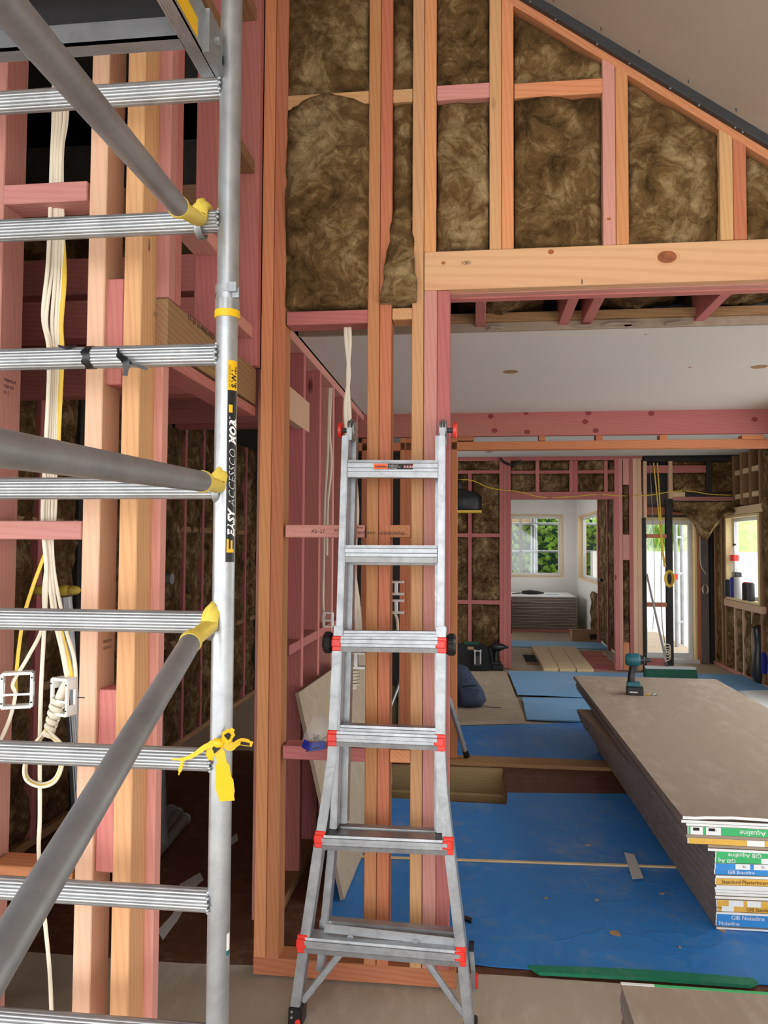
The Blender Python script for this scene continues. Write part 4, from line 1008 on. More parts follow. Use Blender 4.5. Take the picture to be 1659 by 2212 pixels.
# ---------------------------------------------------------------- braces with yellow claws
def D(px, py, d): return CAM+ray(px, py)*d
def brace(label, a, b, rz, hook, ext=2.2):
    A = D(*a); B = D(*b); C = A+(B-A)*ext
    t = empty('scaffold_brace', (0, 0, 0), label, 'scaffold brace', 'scaffold braces')
    MB().cyl(A, C, .0223, 36).build('tube', M['aludull'], t, smooth=40)
    ax = (A-B).normalized()
    c = Vector((A.x, YSC, rz)); c.x = A.x+ax.x*.03
    cw = MB(); E_ = A+ax*.012
    cw.tube([A-ax*.006, A+ax*.004, A+ax*.02], [.0236, .0246, .022], 24)
    # claw: wraps over the rung from the tube end to the far side
    a0 = math.atan2(E_.z-rz, E_.y-YSC); pts = []; rr = []
    a1 = .35 if hook > 0 else -.2
    if a0 < -math.pi/2: a0 += 2*math.pi
    for k in range(11):
        q = a0+(a1-a0)*k/10; rad = .034
        pts.append(Vector((c.x+.006*k/10, YSC+math.cos(q)*rad, rz+math.sin(q)*rad))); rr.append(.021-.0085*(k/10)**1.5)
    pts.insert(0, A+ax*.012); rr.insert(0, .022)
    cw.tube(pts, rr, 14, flat=.75, side=(1, 0, 0))
    mid = pts[5]; out = (mid-Vector((mid.x, YSC, rz))).normalized()
    cw.tube([pts[2]+out*.012, pts[4]+out*.014, pts[6]+out*.013, pts[8]+out*.008], [.006, .0075, .0075, .005], 10, side=(1, 0, 0))
    j = cw.build('claw', M['yellow'], t, smooth=60)
    lz = MB(); arc = [Vector((c.x-.006, YSC+math.cos(q)*.031, rz+math.sin(q)*.031-.008)) for q in (math.pi*1.02+math.pi*.85*k/10 for k in range(11))]
    lz.tube([arc[0]+Vector((0, 0, .018))]+arc, .0085, 10, flat=.35, side=(1, 0, 0)); lz.build('latch', M['steel'], t, smooth=50)
    return t
brace('grey scaffold brace tube slanting from the top left corner to the second rung', (385, 446, 1.655), (30, 30, .86), zr[480], 1)
brace('dusty grey scaffold brace tube crossing level from the left edge', (437, 1040, 1.655), (0, 968, .86), zr[1054], 1)
brace('grey scaffold brace tube slanting from the bottom left corner up to the upright', (411, 1388, 1.62), (0, 2068, .83), zr[1344], 1)
# ---------------------------------------------------------------- scaffold platform (we see its underside)
pf = empty('scaffold_platform', (0, 0, 0), 'scaffold platform with black underside and silver rails at the top left', 'scaffold platform')
zb = zr[195]+.012
yb1, yb0 = P(200, 121, Z=zb).y, P(200, 95, Z=zb).y; zf = P(200, 58, Y=yb0).z
xl = P(452, 196, Z=zb).x
MB().box(XP2+.03, xl+.002, yb0, yb1, zb, zb+.006).box(XP2+.03, xl+.002, yb0, yb0+.004, zb, zf+.012).build('end_beam', M['aludull'], pf)
rl = MB(); rl.box(xl, xl+.034, -3.0, -1.15, zb, zb+.004)
for k in range(5): rl.box(xl+.002+k*.0066, xl+.0055+k*.0066, -3.0, -1.15, zb-.0012, zb)
rl.box(xl+.030, xl+.034, -3.0, -1.15, zb, zb+.1).box(xl+.03, xl+.04, -3.0, -1.15, zb+.09, zb+.1).build('side_rail', M['alu'], pf)
MB().box(XP2+.03, XP2+.064, -3.0, -1.15, zb, zb+.1).build('side_rail', M['alu'], pf)
MB().box(XP2+.05, xl+.03, -3.0, yb0-.001, zf+.01, zf+.024).build('deck', M['black'], pf)
hk = MB().box(xl+.034, xl+.05, -1.24, -1.14, zb, zb+.1).box(xl+.034, xl+.05, -1.15, -1.085, zb+.03, zb+.05)
hk.box(xl+.034, xl+.05, -1.09, -1.08, zb-.03, zb+.04).build('hook', M['steel'], pf)
MB().cyl((xl+.05, -1.2, zb+.05), (xl+.062, -1.2, zb+.05), .009, 6).build('bolt', M['alu'], pf)
st = MB().box(xl+.0341, xl+.0348, -1.75, -1.27, zb+.012, zb+.055).build('yellow_sticker', M['tape'], pf)
lettering('IMPORTANT', .05, (xl+.0349, -1.74, zb+.016), (0, 1, 0), (0, 0, 1), M['ink'], st, bold=.002)
# ---------------------------------------------------------------- yellow and black warning tape knotted on the upright
Yk = YSC-.034
wt = empty('warning_tape', (0, 0, 0), 'torn yellow warning tape knotted round the scaffold upright', 'tape')
zz = P(478, 1612, Y=Yk).z
rb = lambda pts, w, m='tape', s=(1, 0, 0): ribbon('tape_tail' if m == 'tape' else 'black_stripe', [P(a, b, Y=Yk+c) for a, b, c in pts], w, m, None, None, None, wt, s)
rb([(470, 1602, -.01), (478, 1640, -.012), (484, 1685, -.006), (490, 1730, 0)], [.014, .022, .034, .042, .036])
rb([(470, 1606, -.012), (446, 1612, -.02), (420, 1630, -.012), (396, 1640, -.008), (372, 1640, -.004)], [.018, .012, .01, .008, .004], s=(0, 0, 1))
rb([(396, 1638, -.008), (390, 1660, -.006), (386, 1674, -.004)], [.006, .008, .003])
rb([(474, 1604, -.012), (492, 1590, -.01), (504, 1574, -.004)], [.014, .034, .03, .012], s=(1, 0, .6))
rb([(478, 1606, -.012), (500, 1612, -.004), (520, 1602, .01), (545, 1608, .03)], [.016, .02, .014, .016, .012], s=(0, 0, 1))
rb([(468, 1596, -.006), (456, 1620, -.014), (454, 1642, -.01)], [.012, .026, .02, .012])
rb([(462, 1612, -.0165), (470, 1622, -.017)], [.014, .018], 'ink'); rb([(488, 1594, -.0145), (496, 1585, -.011)], [.018, .012], 'ink', (1, 0, .6)); rb([(520, 1605, .0085), (540, 1608, .026)], [.007, .006], 'ink', (0, 0, 1))
MB().ball(P(472, 1606, Y=Yk-.01), .014, .01, .012).build('knot', M['tape'], wt, smooth=60)
# ---------------------------------------------------------------- folding aluminium ladder
LF, RF = P(641, 2222, Z=0), P(1016, 2258, Z=0)
O = (LF+RF)/2; T0 = P(855, 930, Y=-.17)
ev = (T0-O).normalized(); ex = (RF-LF); ex = (ex-ev*ex.dot(ev)).normalized(); en = ex.cross(ev)
ld = empty('folding_ladder', (0, 0, 0), 'silver folding ladder with red rung caps leaning against the stud wall', 'ladder')
ld.matrix_world = Matrix.Translation(O) @ Matrix((ex, ev, en)).transposed().to_4x4()
def L(px, py, w=0.0):
    o_ = O+en*w; d = ray(px, py); t = (o_-CAM).dot(en)/d.dot(en); p = CAM+d*t-O
    return Vector((p.dot(ex), p.dot(ev), w))
def rail(pts, wd, w0, w1, name, mat='alubright', k=1):
    """bar through pixel points, wd across, from depth w0 to w1"""
    q = [L(a, b, w0) for a, b in pts]
    if k > 1: q = smooth_path(q, k)
    n = len(q); V = []; Fc = []
    for i in range(n):
        t = (q[min(i+1, n-1)]-q[max(i-1, 0)]).normalized(); s = Vector((t.y, -t.x, 0))*wd/2
        V += [(q[i]-s), (q[i]+s), Vector(((q[i]+s).x, (q[i]+s).y, w1)), Vector(((q[i]-s).x, (q[i]-s).y, w1))]
    for i in range(n-1):
        b = i*4
        for j in range(4): Fc.append((b+j, b+(j+1) % 4, b+4+(j+1) % 4, b+4+j))
    Fc += [(3, 2, 1, 0), tuple(range(n*4-4, n*4))]
    mb = MB().add([tuple(v) for v in V], Fc)
    bm = bmesh.new(); me = mb.mesh(name); bm.from_mesh(me); bmesh.ops.recalc_face_normals(bm, faces=bm.faces[:])
    bmesh.ops.bevel(bm, geom=[e for e in bm.edges if e.calc_face_angle(0) > 1.0], offset=.003, segments=2, affect='EDGES'); bm.to_mesh(me); bm.free()
    me.materials.append(M[mat]); return link(name, me, None, ld)
OL = [(731, 1352), (727, 1420), (720, 1560), (716.5, 1640), (705, 1720), (684, 1850), (654.5, 2050), (634, 2195)]
OR = [(953, 1352), (951.5, 1500), (950.5, 1620), (955, 1710), (970, 1840), (996, 2060), (1013, 2215), (1016, 2240)]
rail(OL, .033, 0, -.062, 'outer_rail'); rail(OR, .033, 0, -.062, 'outer_rail')
IL = [(745.5, 940), (719.5, 1792)]; IR = [(954.5, 940), (948.5, 1800)]
r1 = rail(IL, .024, -.006, -.06, 'inner_rail'); r2 = rail(IR, .024, -.006, -.06, 'inner_rail')
for (a, b) in ((719.5, 1797), (948.5, 1805)): c = L(a, b, -.006); MB().box(c.x-.013, c.x+.013, c.y-.016, c.y+.006, -.061, -.004).build('rubber_cap', M['black'], ld)
# rear half, folded flat behind
for pts, nm, w0, w1 in (([(762, 940), (741, 1780)], 'rear_inner_rail', -.085, -.14), ([(948, 940), (946, 1800)], 'rear_inner_rail', -.085, -.14),
                        ([(748, 1300), (738, 1640), (722, 1760), (690, 2100)], 'rear_outer_rail', -.08, -.145), ([(950, 1300), (950, 1620), (966, 1780), (1004, 2090)], 'rear_outer_rail', -.08, -.145)):
    rail(pts, .026, w0, w1, nm)
c0, c1 = L(756, 1090, -.09), L(748, 1345, -.09)
q = MB(); q.hexa([(c0.x+.0145, c0.y, -.098), (c0.x+.0145, c0.y, -.128), (c1.x+.0145, c1.y, -.128), (c1.x+.0145, c1.y, -.098)], [(c0.x+.016, c0.y, -.098), (c0.x+.016, c0.y, -.128), (c1.x+.016, c1.y, -.128), (c1.x+.016, c1.y, -.098)])
lb = q.build('instruction_label', M['black'], ld)
for k in range(16):
    f = (k+.5)/16; c = c0.lerp(c1, f); MB().box(c.x+.016, c.x+.0166, c.y-.006, c.y+.004, -.122, -.104).build('label_print', M['red' if k in (1, 8) else 'print_grey'], lb)
def tread(pl, pr, h, d, name='rung', w=0, tilt=0, mat='alubright'):
    """rung between two pixel points: fluted front, h high, d deep"""
    a, b = L(*pl, w), L(*pr, w)
    prof = [(-h*.5, -.004), (-h*.5, 0), (-h*.2, .004), (-h*.16, .001), (h*.02, .001), (h*.06, .005), (h*.3, .005), (h*.34, .001), (h*.5, 0), (h*.5, -d), (h*.42, -d), (h*.40, -.012), (-h*.36, -.012), (-h*.38, -d*.6), (-h*.5, -d*.6)]
    t = (b-a); n = Vector((-t.y, t.x, 0)).normalized(); V = []
    for p in (a, b): V += [p+n*u+Vector((0, 0, v+tilt*0)) for u, v in prof]
    k = len(prof); Fc = [(i, (i+1) % k, k+(i+1) % k, k+i) for i in range(k)]+[tuple(range(k-1, -1, -1)), tuple(range(k, 2*k))]
    mb = MB().add([tuple(v) for v in V], Fc); me = mb.mesh(name); bm = bmesh.new(); bm.from_mesh(me); bmesh.ops.recalc_face_normals(bm, faces=bm.faces[:]); bm.to_mesh(me); bm.free()
    me.materials.append(M[mat]); return link(name, me, None, ld)
rg1 = tread((752, 1012), (946, 1013), .062, .05, w=-.008); tread((746, 1196), (944, 1197), .06, .05, w=-.008)
for (a, b, h) in (((736, 1391), (945, 1394), .052), ((727, 1596), (944, 1605), .05), ((695, 1820), (966, 1832), .048), ((658, 2042), (994, 2072), .05)):
    o_ = tread(a, b, h, .07, w=.004)
for (a, b, h) in (((742, 1378), (944, 1380), .05), ((735, 1582), (943, 1590), .05)): tread(a, b, h, .05, 'inner_rung', -.012)
for (a, b, h) in (((712, 1800), (948, 1812), .05), ((690, 2005), (980, 2032), .055), ((757, 1017), (945, 1018), .05), ((750, 1205), (944, 1206), .05)): tread(a, b, h, .04, 'rear_rung', -.088)
a_, b_ = L(700, 2014, -.03), L(985, 2046, -.03)
V = [(a_.x, a_.y, -.03), (b_.x, b_.y, -.03), (b_.x, b_.y+.028, -.03), (a_.x, a_.y+.028, -.03)]
MB().hexa(V, [(p[0], p[1], -.034) for p in V]).build('cross_bar', M['alubright'], ld)
for (a, b) in ((757, 2026), (899, 2036)): c = L(a, b, -.028); MB().cyl((c.x, c.y, -.03), (c.x, c.y, -.024), .011, 18).cyl((c.x, c.y, -.024), (c.x, c.y, -.021), .004, 10).build('rivet_plate', M['alubright'], ld, smooth=40)
# struts under the lowest rung
for pa, pb in (((747, 2045), (652, 2165)), ((905, 2055), (1003, 2195))):
    for w, wd in ((-.02, .024), (-.06, .02)):
        rail([pa, pb], wd, w, w-.006, 'strut')
# red caps
for (a, b, hh) in ((728, 1390, .052), (953, 1394, .054), (718, 1595, .054), (950, 1605, .056), (690, 1814, .056), (968, 1828, .058), (652, 2040, .058), (995, 2068, .06)):
    c = L(a, b, .004); mb = MB().box(c.x-.018, c.x+.018, c.y-hh*.5, c.y+hh*.5, -.02, .004).box(c.x-.019, c.x+.014, c.y-hh*.2, c.y+hh*.3, .004, .008)
    mb.build('rung_cap', M['red'], ld, bevel=.003)
# hinges with red-capped lock knobs
for sx, px in ((-1, 756), (1, 956)):
    c = L(px, 925, -.03); hg = MB()
    for k in (-1, 0, 1): hg.cyl((c.x+k*.010-.003, c.y, c.z-.04), (c.x+k*.010+.003, c.y, c.z-.04), .036 if k else .042, 28)
    hg.box(c.x-.009, c.x+.009, c.y-.045, c.y, c.z-.02, c.z+.012).box(c.x-.009, c.x+.009, c.y-.045, c.y, c.z-.11, c.z-.06)
    h_ = hg.build('hinge', M['steel'], ld, smooth=35)
    for q in range(6): a = q*math.pi/3; MB().cyl((c.x-sx*.013, c.y+.024*math.cos(a), c.z-.04+.024*math.sin(a)), (c.x-sx*.017, c.y+.024*math.cos(a), c.z-.04+.024*math.sin(a)), .004, 8).build('rivet', M['alubright'], h_)
    MB().tube([(c.x+sx*.012, c.y, c.z-.04), (c.x+sx*.034, c.y, c.z-.04)], .009, 20, prof=lambda q: 1).build('lock_pin', M['channel'], h_, smooth=40)
    MB().tube([(c.x+sx*.034, c.y, c.z-.04), (c.x+sx*.037, c.y, c.z-.04), (c.x+sx*.047, c.y, c.z-.04), (c.x+sx*.05, c.y, c.z-.04)], [.024, .029, .029, .022], 28).build('knob_cap', M['red'], h_, smooth=35)
# black star knobs
for sx, px, py in ((-1, 722, 1388), (1, 962, 1392)):
    c = L(px, py, -.03)
    MB().tube([(c.x+sx*.004, c.y, -.03), (c.x+sx*.012, c.y, -.03), (c.x+sx*.03, c.y, -.03), (c.x+sx*.037, c.y, -.03)], [.030, .038, .038, .03], 48, prof=lambda q: 1-.13*max(0, math.cos(q*7))).build('star_knob', M['black'], ld, smooth=35)
# black feet with red button
for px, py, s in ((636, 2196, -1), (1014, 2236, 1)):
    c = L(px, py, 0); f_ = MB().box(c.x-.021, c.x+.026, -.002 if s < 0 else 0, c.y+.03, -.07, .006).build('foot', M['black'], ld, bevel=.006)
    MB().cyl((c.x+.014, c.y-.012, .006), (c.x+.014, c.y-.012, .012), .009, 16).build('foot_button', M['red'], f_, smooth=40)
    for v in (.018, .0): MB().cyl((c.x-.008, c.y+v, .006), (c.x-.008, c.y+v, .009), .004, 10).build('rivet', M['alubright'], f_)
r0, r1_ = (1018, 2050), (1025, 2145)
rail([r0, r1_], .014, -.1, -.13, 'lock_bar'); c = L(1018, 2050, -.1); MB().box(c.x-.009, c.x+.009, c.y-.008, c.y+.014, -.132, -.098).build('rubber_cap', M['black'], ld)
c = L(1029, 2118, -.11); MB().box(c.x-.005, c.x+.006, c.y-.022, c.y+.02, -.12, -.1).build('lock_button', M['red'], ld)
# warning sticker on the top rung
a, b, w_ = L(807, 1007, 0), L(892, 1008, 0), .0005
def strip(name, u0, u1, mat, par, z=.0): 
    p, q = a.lerp(b, u0), a.lerp(b, u1); return MB().box(p.x, q.x, a.y-.01, a.y+.0095, -.0032+z, -.0026+z).build(name, M[mat], par)
sk = strip('warning_label', 0, 1, 'ink', rg1); strip('orange_panel', 0, .36, 'sticker', sk, .0006)
def ltxt(s, u, dy, sz, mat, **kw):
    me = text_mesh(s, sz, **kw); p = a.lerp(b, u); me.transform(Matrix.Translation((p.x, p.y+dy, -.0018))); me.materials.append(M[mat]); return link('lettering', me, None, sk)
ltxt('WARNING', .03, -.004, .0088, 'ink', bold=.0004)
for k, s in enumerate(('For safety, read', 'this label before use', 'Lock all hinges')): ltxt(s, .38, .003-k*.006, .0052, 'print_white')
for u in (.76, .83, .9, .96): ltxt('/\\', u, -.005, .016, 'red'); ltxt('X', u, -.005, .012, 'print_white')
# ---------------------------------------------------------------- cables in the left bay
YCB = -.915
def cable(pts, label, group, mat='cable', w=.0048, flat=.55, side=(1, 0, 0), Y=YCB, name='cable', n=8, k=7):
    q = [P(p[0], p[1], Y=(Y+(p[2] if len(p) > 2 else 0))) for p in pts]
    o = MB().tube(smooth_path(q, k), w, n, flat=flat, side=side).build(name, M[mat], smooth=60)
    return tag(o, label, 'cable', group)
GC = 'flat cables hanging in the left bay'
cable([(118, -60, .02), (116, 230, .02), (112, 340, .01), (104, 560, -.01), (93, 680), (106, 770, -.012), (98, 980), (92, 1120), (100, 1230), (97, 1330), (89, 1480, -.01), (86, 1600), (86, 1760), (84, 1850), (97, 1990), (108, 2110), (113, 2260), (116, 2400), (112, 2540)], 'long cream cable running down the left bay to the floor', GC, w=.006)
cable([(125, -60, .02), (124, 230, .022), (118, 340, .012), (113, 560), (100, 690, -.004), (110, 770, -.004), (104, 980, .006), (98, 1120, .006), (104, 1230, .006), (116, 1330), (134, 1410), (147, 1480, -.004)], 'first cream cable falling to the right-hand white box', GC, w=.0055)
cable([(132, -60, .02), (131, 230, .024), (124, 340, .014), (121, 560), (112, 690, .004), (114, 770, .004), (110, 980, .012), (104, 1120, .01), (110, 1230, .01), (122, 1330, .004), (138, 1410), (150, 1480)], 'second cream cable falling to the right-hand white box', GC, w=.0055)
cable([(140, -60, .02), (140, 230, .026), (131, 340, .016), (127, 560, .004), (121, 690, .008), (118, 770, .01), (116, 980, .016), (112, 1120, .014), (116, 1230, .014), (140, 1350, .006), (160, 1420), (164, 1470)], 'outer cream cable falling to the right-hand white box', GC, w=.0055)
cable([(148, -60, .02), (146, 230, .03), (134, 340, .02), (136, 560, .006), (128, 690, .01), (126, 770, .012), (120, 980, .02), (118, 1120, .018), (96, 1260, .01), (93, 1350, .004), (60, 1420), (28, 1475, -.01), (33, 1500, -.012), (22, 1550, -.012), (0, 1600), (-20, 1625)], 'cream cable swerving left through the left-hand white box', GC, w=.0055)
cable([(135, 505, .01), (139, 600, .004), (132, 700, .004), (134, 770, .008), (128, 900, .018), (124, 1000, .02)], 'yellow cable lying among the cream ones', GC, 'cabley', w=.007, flat=.4)
cable([(108, 1170, .02), (90, 1215, .012), (70, 1270), (52, 1330, -.004), (42, 1390), (34, 1470, .004), (36, 1500, .01)], 'yellow cable dropping into the left-hand white box', GC, 'cabley', w=.0055, flat=.4)
cable([(124, 1330, .004), (142, 1400, .004), (154, 1455), (150, 1480), (138, 1500)], 'yellow cable entering the right-hand white box', GC, 'cabley', w=.005, flat=.5)
# coil tied below the right-hand box
coil = empty('cable_coil', (0, 0, 0), 'wrapped loop of cream and yellow cable hanging below the white box', 'cable coil')
for k in range(6):
    cx, cy = 128-k*4.2, 1508+k*14; c = P(cx, cy, Y=YCB-.012); r = .0185-.0011*k
    tl = Vector((-.28, 0, -.96)).normalized(); e1 = Vector((.96, 0, -.28))
    MB().tube([c+e1*(r*math.cos(q))+Vector((0, 1, 0))*(r*.8*math.sin(q))+tl*.012*q/6.28 for q in (2*math.pi*j/18 for j in range(19))], .0065, 8, flat=.5, side=tl).build('wrap_turn', M['cable'], coil, smooth=60)
MB().tube(smooth_path([P(145, 1475, Y=YCB), P(132, 1500, Y=YCB-.008), P(112, 1560, Y=YCB-.01), P(100, 1590, Y=YCB-.01)], 5), .012, 10, flat=.7).build('wrap_core', M['cable'], coil, smooth=60)
for k, (off, m) in enumerate(((0, 'cable'), (.0055, 'cabley'), (.011, 'cable'), (.016, 'cable'))):
    q = [(98, 1578), (72, 1610), (53, 1650), (56, 1685), (88, 1700), (120, 1688), (136, 1650), (134, 1610), (112, 1585), (98, 1570)]
    cx, cy = 94, 1640; pts = []
    for a, b in q:
        f = 1-off*7; pts.append(P(cx+(a-cx)*f, cy+(b-cy)*f, Y=YCB-.02+off*.6))
    MB().tube(smooth_path(pts, 6), .0042, 8, flat=.8).build('loop', M[m], coil, smooth=60)
def bracket(px0, px1, py0, py1, label, yaw):
    c = P((px0+px1)/2, (py0+py1)/2, Y=YCB-.01); w = (px1-px0)/950; h = (py1-py0)/950; d = .035
    t = empty('cable_box', c, label, 'mounting box', 'white mounting boxes'); t.rotation_euler = (0, 0, R(yaw))
    fr = MB()
    for s in (-1, 1):
        fr.box(s*w/2-.004, s*w/2+.004, -d/2, d/2, h*.22, h/2).box(s*w/2-.004, s*w/2+.004, -d/2, d/2, -h/2, -h*.22).box(s*w/2-.004, s*w/2+.004, -d/2, -d/4, -h*.22, h*.22).box(s*w/2-.004, s*w/2+.004, d/4, d/2, -h*.22, h*.22)
    fr.box(-w/2, w/2, -d/2, d/2, h/2-.005, h/2+.003).box(-w/2, w/2, -d/2, d/2, -h/2-.003, -h/2+.005)
    fr.build('frame', M['wht'], t, bevel=.001)
    MB().box(-w/2, w/2, -d/2-.002, -d/2+.002, -h*.14, -h*.08).build('cross_bar', M['wht'], t)
    for s in (-1, 1):
        for v in (-1, 1): MB().box(s*w/2-.0025, s*w/2+.0025, -d/2-.0006, -d/2+.001, v*h*.36-.002, v*h*.36+.002).build('screw_slot', M['ink'], t)
    return t
bracket(4, 72, 1447, 1532, 'left-hand white cable mounting box on the left stud', 24); bracket(112, 164, 1460, 1548, 'right-hand white cable mounting box on the pale stud', -20)
# ---------------------------------------------------------------- cables and box in the middle bay
GM = 'cables in the middle bay'
for k, (dx, m, lab) in enumerate(((0, 'cable', 'left flat white cable dropping through the middle bay to the hinge'), (8, 'cable', 'right flat white cable dropping through the middle bay to the hinge'))):
    cable([(746+dx, 694), (748+dx, 740), (754-dx*.3, 810), (746+dx, 880), (752+dx, 960), (764+dx, 1100), (757+dx, 1220), (766+dx, 1300), (771+dx, 1370), (766+dx, 1430)], lab, GM, Y=.055, w=.0075, flat=.4)
cable([(712, 838), (708, 980), (702, 1080), (700, 1180), (698, 1300), (702, 1330)], 'thin cable stapled beside the inner partition, left strand', GM, Y=.9, w=.006)
cable([(716, 838), (712, 930), (716, 1000), (708, 1090), (706, 1200)], 'thin cable stapled beside the inner partition, right strand', GM, Y=.9, w=.006)
c = P(709, 1338, Y=.86); t = empty('cable_box', c, 'small white mounting box on the inner partition', 'mounting box', 'white mounting boxes')
MB().box(-.022, .022, -.02, .02, .03, .036).box(-.022, .022, -.02, .02, -.036, -.03).box(-.024, -.018, -.02, .02, -.03, .03).box(.018, .024, -.02, .02, -.03, .03).box(-.02, .02, -.02, -.014, -.006, .0).build('frame', M['wht'], t)
c = P(770, 1441, Y=.03); t = empty('cable_box', c, 'white mounting box with coiled cable behind the ladder', 'mounting box', 'white mounting boxes')
MB().box(-.035, .035, -.02, .02, -.004, .004).box(-.006, .006, -.02, .02, .004, .05).box(-.035, .035, -.02, .02, .05, .056).build('frame', M['wht'], t)
t = empty('cable_coil', (0, 0, 0), 'short coil of white cable under the box behind the ladder', 'cable coil')
for k in range(5):
    c = P(758, 1452+k*7, Y=.05); MB().tube([c+Vector((.03*math.cos(q), .02*math.sin(q), .004*q/6)) for q in (2*math.pi*j/16 for j in range(17))], .0055, 8).build('turn', M['cable'], t, smooth=60)
for k in range(4): MB().tube(smooth_path([P(745+4*k, 1484, Y=.05), P(758+4*k, 1490-k, Y=.05), P(764, 1478, Y=.05)], 5), .005, 8).build('turn', M['cable'], t, smooth=60)
for px, py in ((856, 1270), (856, 1310)):
    c = P(px, py, Y=.25); t = empty('cable_box', c, '%s white mounting box glimpsed between the stud pairs' % ('upper' if py < 1300 else 'lower'), 'mounting box', 'white mounting boxes')
    MB().box(-.03, .03, -.02, .02, .02, .028).box(-.03, .03, -.02, .02, -.028, -.02).box(-.005, .005, -.02, .02, -.02, .02).build('frame', M['wht'], t)
cable([(850, 1320), (858, 1340), (858, 1380), (850, 1390)], 'curl of white cable glimpsed between the stud pairs', GM, Y=.25, w=.006)
# ---------------------------------------------------------------- plywood sheet leaning on the inner partition
V_, C_ = P(735, 1945, Z=.006), P(842, 1690, Z=.006); A_ = P(637, 1498, X=XI+.012); B_ = P(800, 1378, X=XI+.012)
nn = (C_-V_).cross(A_-V_).normalized(); nn = nn if nn.x > 0 else -nn
Bt = B_-nn*((B_-V_).dot(nn))
o = MB().prism_dir([V_, C_, Bt, A_], nn*.018).build('plywood_sheet', M['ply']); tag(o, 'tan plywood sheet leaning on the inner partition behind the ladder', 'plywood')
# ---------------------------------------------------------------- bag of fixings on the lower dwang
hb = empty('hardware_bag', P(685, 1612, Y=.05), 'clear bag of metal fixings with dark blue label on the lower dwang', 'bag')
zt_ = P(690, 1604, Y=.05).z-hb.location.z
mb = MB(); n = 10; V = []; Fc = []
mb.tube([(0, 0, .001), (0, 0, .012), (.004, 0, .035), (.01, .01, .06), (.02, .012, .085), (.03, .015, .098)], [.052, .06, .056, .05, .05, .03], 16, flat=.55, side=(1, 0, 0)).build('film', M['film'], hb, smooth=60)
for k in range(22): a = random.random()*6.28; r = random.random()*.03; c = Vector((r*math.cos(a), r*.5*math.sin(a), .012+random.random()*.025)); MB().cyl(c, c+Vector((random.uniform(-.02, .02), random.uniform(-.01, .01), random.uniform(-.004, .012))), .0022, 6).build('screw', M['steel'], hb)
ribbon('blue_label', [Vector((-.045, -.045, .022)), Vector((-.01, -.06, .012)), Vector((.04, -.05, .02))], .03, 'blue_dark', None, None, None, hb, (0, .3, 1))
ribbon('tie', [Vector((-.03, -.06, -.005)), Vector((-.005, -.062, .005)), Vector((.02, -.06, .012))], .004, 'black', None, None, None, hb, (0, 0, 1))
# orange spray mark on a partition stud, knots, stamps and handwriting
c = P(675, 1346, X=XI-.045, ) if False else None
dd = ray(675, 1346); ys = [o_.matrix_local.translation.y-.0225 for o_ in wi.children if o_.name.startswith('stud')]
def on_stud(px, py):
    """nearest partition stud whose front side is hit by the sight line"""
    best = None
    for o_ in wi.children:
        if o_.name.startswith('stud'):
            y = o_.matrix_local.translation.y-.0228; p = P(px, py, Y=y)
            if XI-.09 <= p.x <= XI and (best is None or y < best[1].y): best = (o_, p)
    return best
h = on_stud(675, 1346)
if h: MB().tube([h[1]+Vector((0, -.0012, 0)), h[1]], .0175, 20).build('orange_spray_mark', M['spot'], wi, smooth=30)
INK = M['ink']; XD = (1, 0, 0); ZU = (0, 0, 1)
def write(s, px, py, size, Y, parent, ex=XD, ey=ZU, mat=None, **kw): return lettering(s, size, P(px, py, Y=Y), ex, ey, mat or INK, parent, **kw)
def stamp(px, py, Y, parent, s=.012, flip=False, p=None):
    p = p or P(px, py, Y=Y)
    ex = Vector((-1, 0, 0)) if flip else Vector((1, 0, 0)); ey = Vector((0, 0, -1)) if flip else Vector((0, 0, 1))
    lettering('PREMIUM', s, p, ex, ey, INK, parent, name='timber_stamp'); lettering('SG8 H1.2', s, p-ey*s*1.1, ex, ey, INK, parent, name='timber_stamp'); lettering('---<', s, p+ey*s*1.2, ex, ey, INK, parent, name='timber_stamp')
write('X2~27', 672, 1151, .019, .0008, wf); write('X1', 722, 1149, .016, .0008, wf); write('FURRRR', 764, 1142, .010, .0008, wf)
write('STANDARD', 762, 1154, .0165, .0008, wf); write('HORIZONTAL', 818, 1155, .0155, -.0005, wf)
for px, py in ((690, 1108), (633, 1100), (676, 1052)):
    h = on_stud(px, py)
    if h: stamp(0, 0, 0, wi, .012, True, Vector((XI-.012, h[1].y-.0004, h[1].z)))
h = on_stud(640, 1775)
if h: stamp(0, 0, 0, wi, .011, True, Vector((XI-.012, h[1].y-.0004, h[1].z)))
x_ = XC+.0008
lettering('17-27 STANDARD HORIZ', .03, (x_, P(405, 680, X=x_).y, P(405, 690, X=x_).z), (0, 1, 0), ZU, INK, wh)
lettering('1081', .016, (x_, P(330, 640, X=x_).y, 2.2), (0, 1, 0), ZU, INK, wh)
xs_ = P(225, 1400, Y=YN).x+.0006
lettering('PREMIUM', .011, (P(212, 1300, Y=YN).x+.0008, YN+.03, P(225, 1390, Y=YN+.03).z), (0, 1, 0), ZU, INK, wl, name='timber_stamp'); lettering('SG8 H1.2', .011, (P(212, 1300, Y=YN).x+.0008, YN+.03, P(225, 1404, Y=YN+.03).z), (0, 1, 0), ZU, INK, wl, name='timber_stamp')
sx = P(-15, 1300, Y=YN).x+.0008
for k, s in enumerate(('PREMIUM', 'SG8 KD', 'H1.2')): lettering(s, .013, (sx, YN+.02, P(15, 828+k*13, Y=YN+.05).z), (0, 1, 0), ZU, INK, wl, name='timber_stamp')
lettering('0820', .016, (P(293, 1300, Y=YN).x+.0008, YN+.045, P(330, 545, Y=YN+.05).z), (0, 0, 1), (0, -1, 0), INK, wl)
write('1081', 995, 572, .02, -.0022, wf)
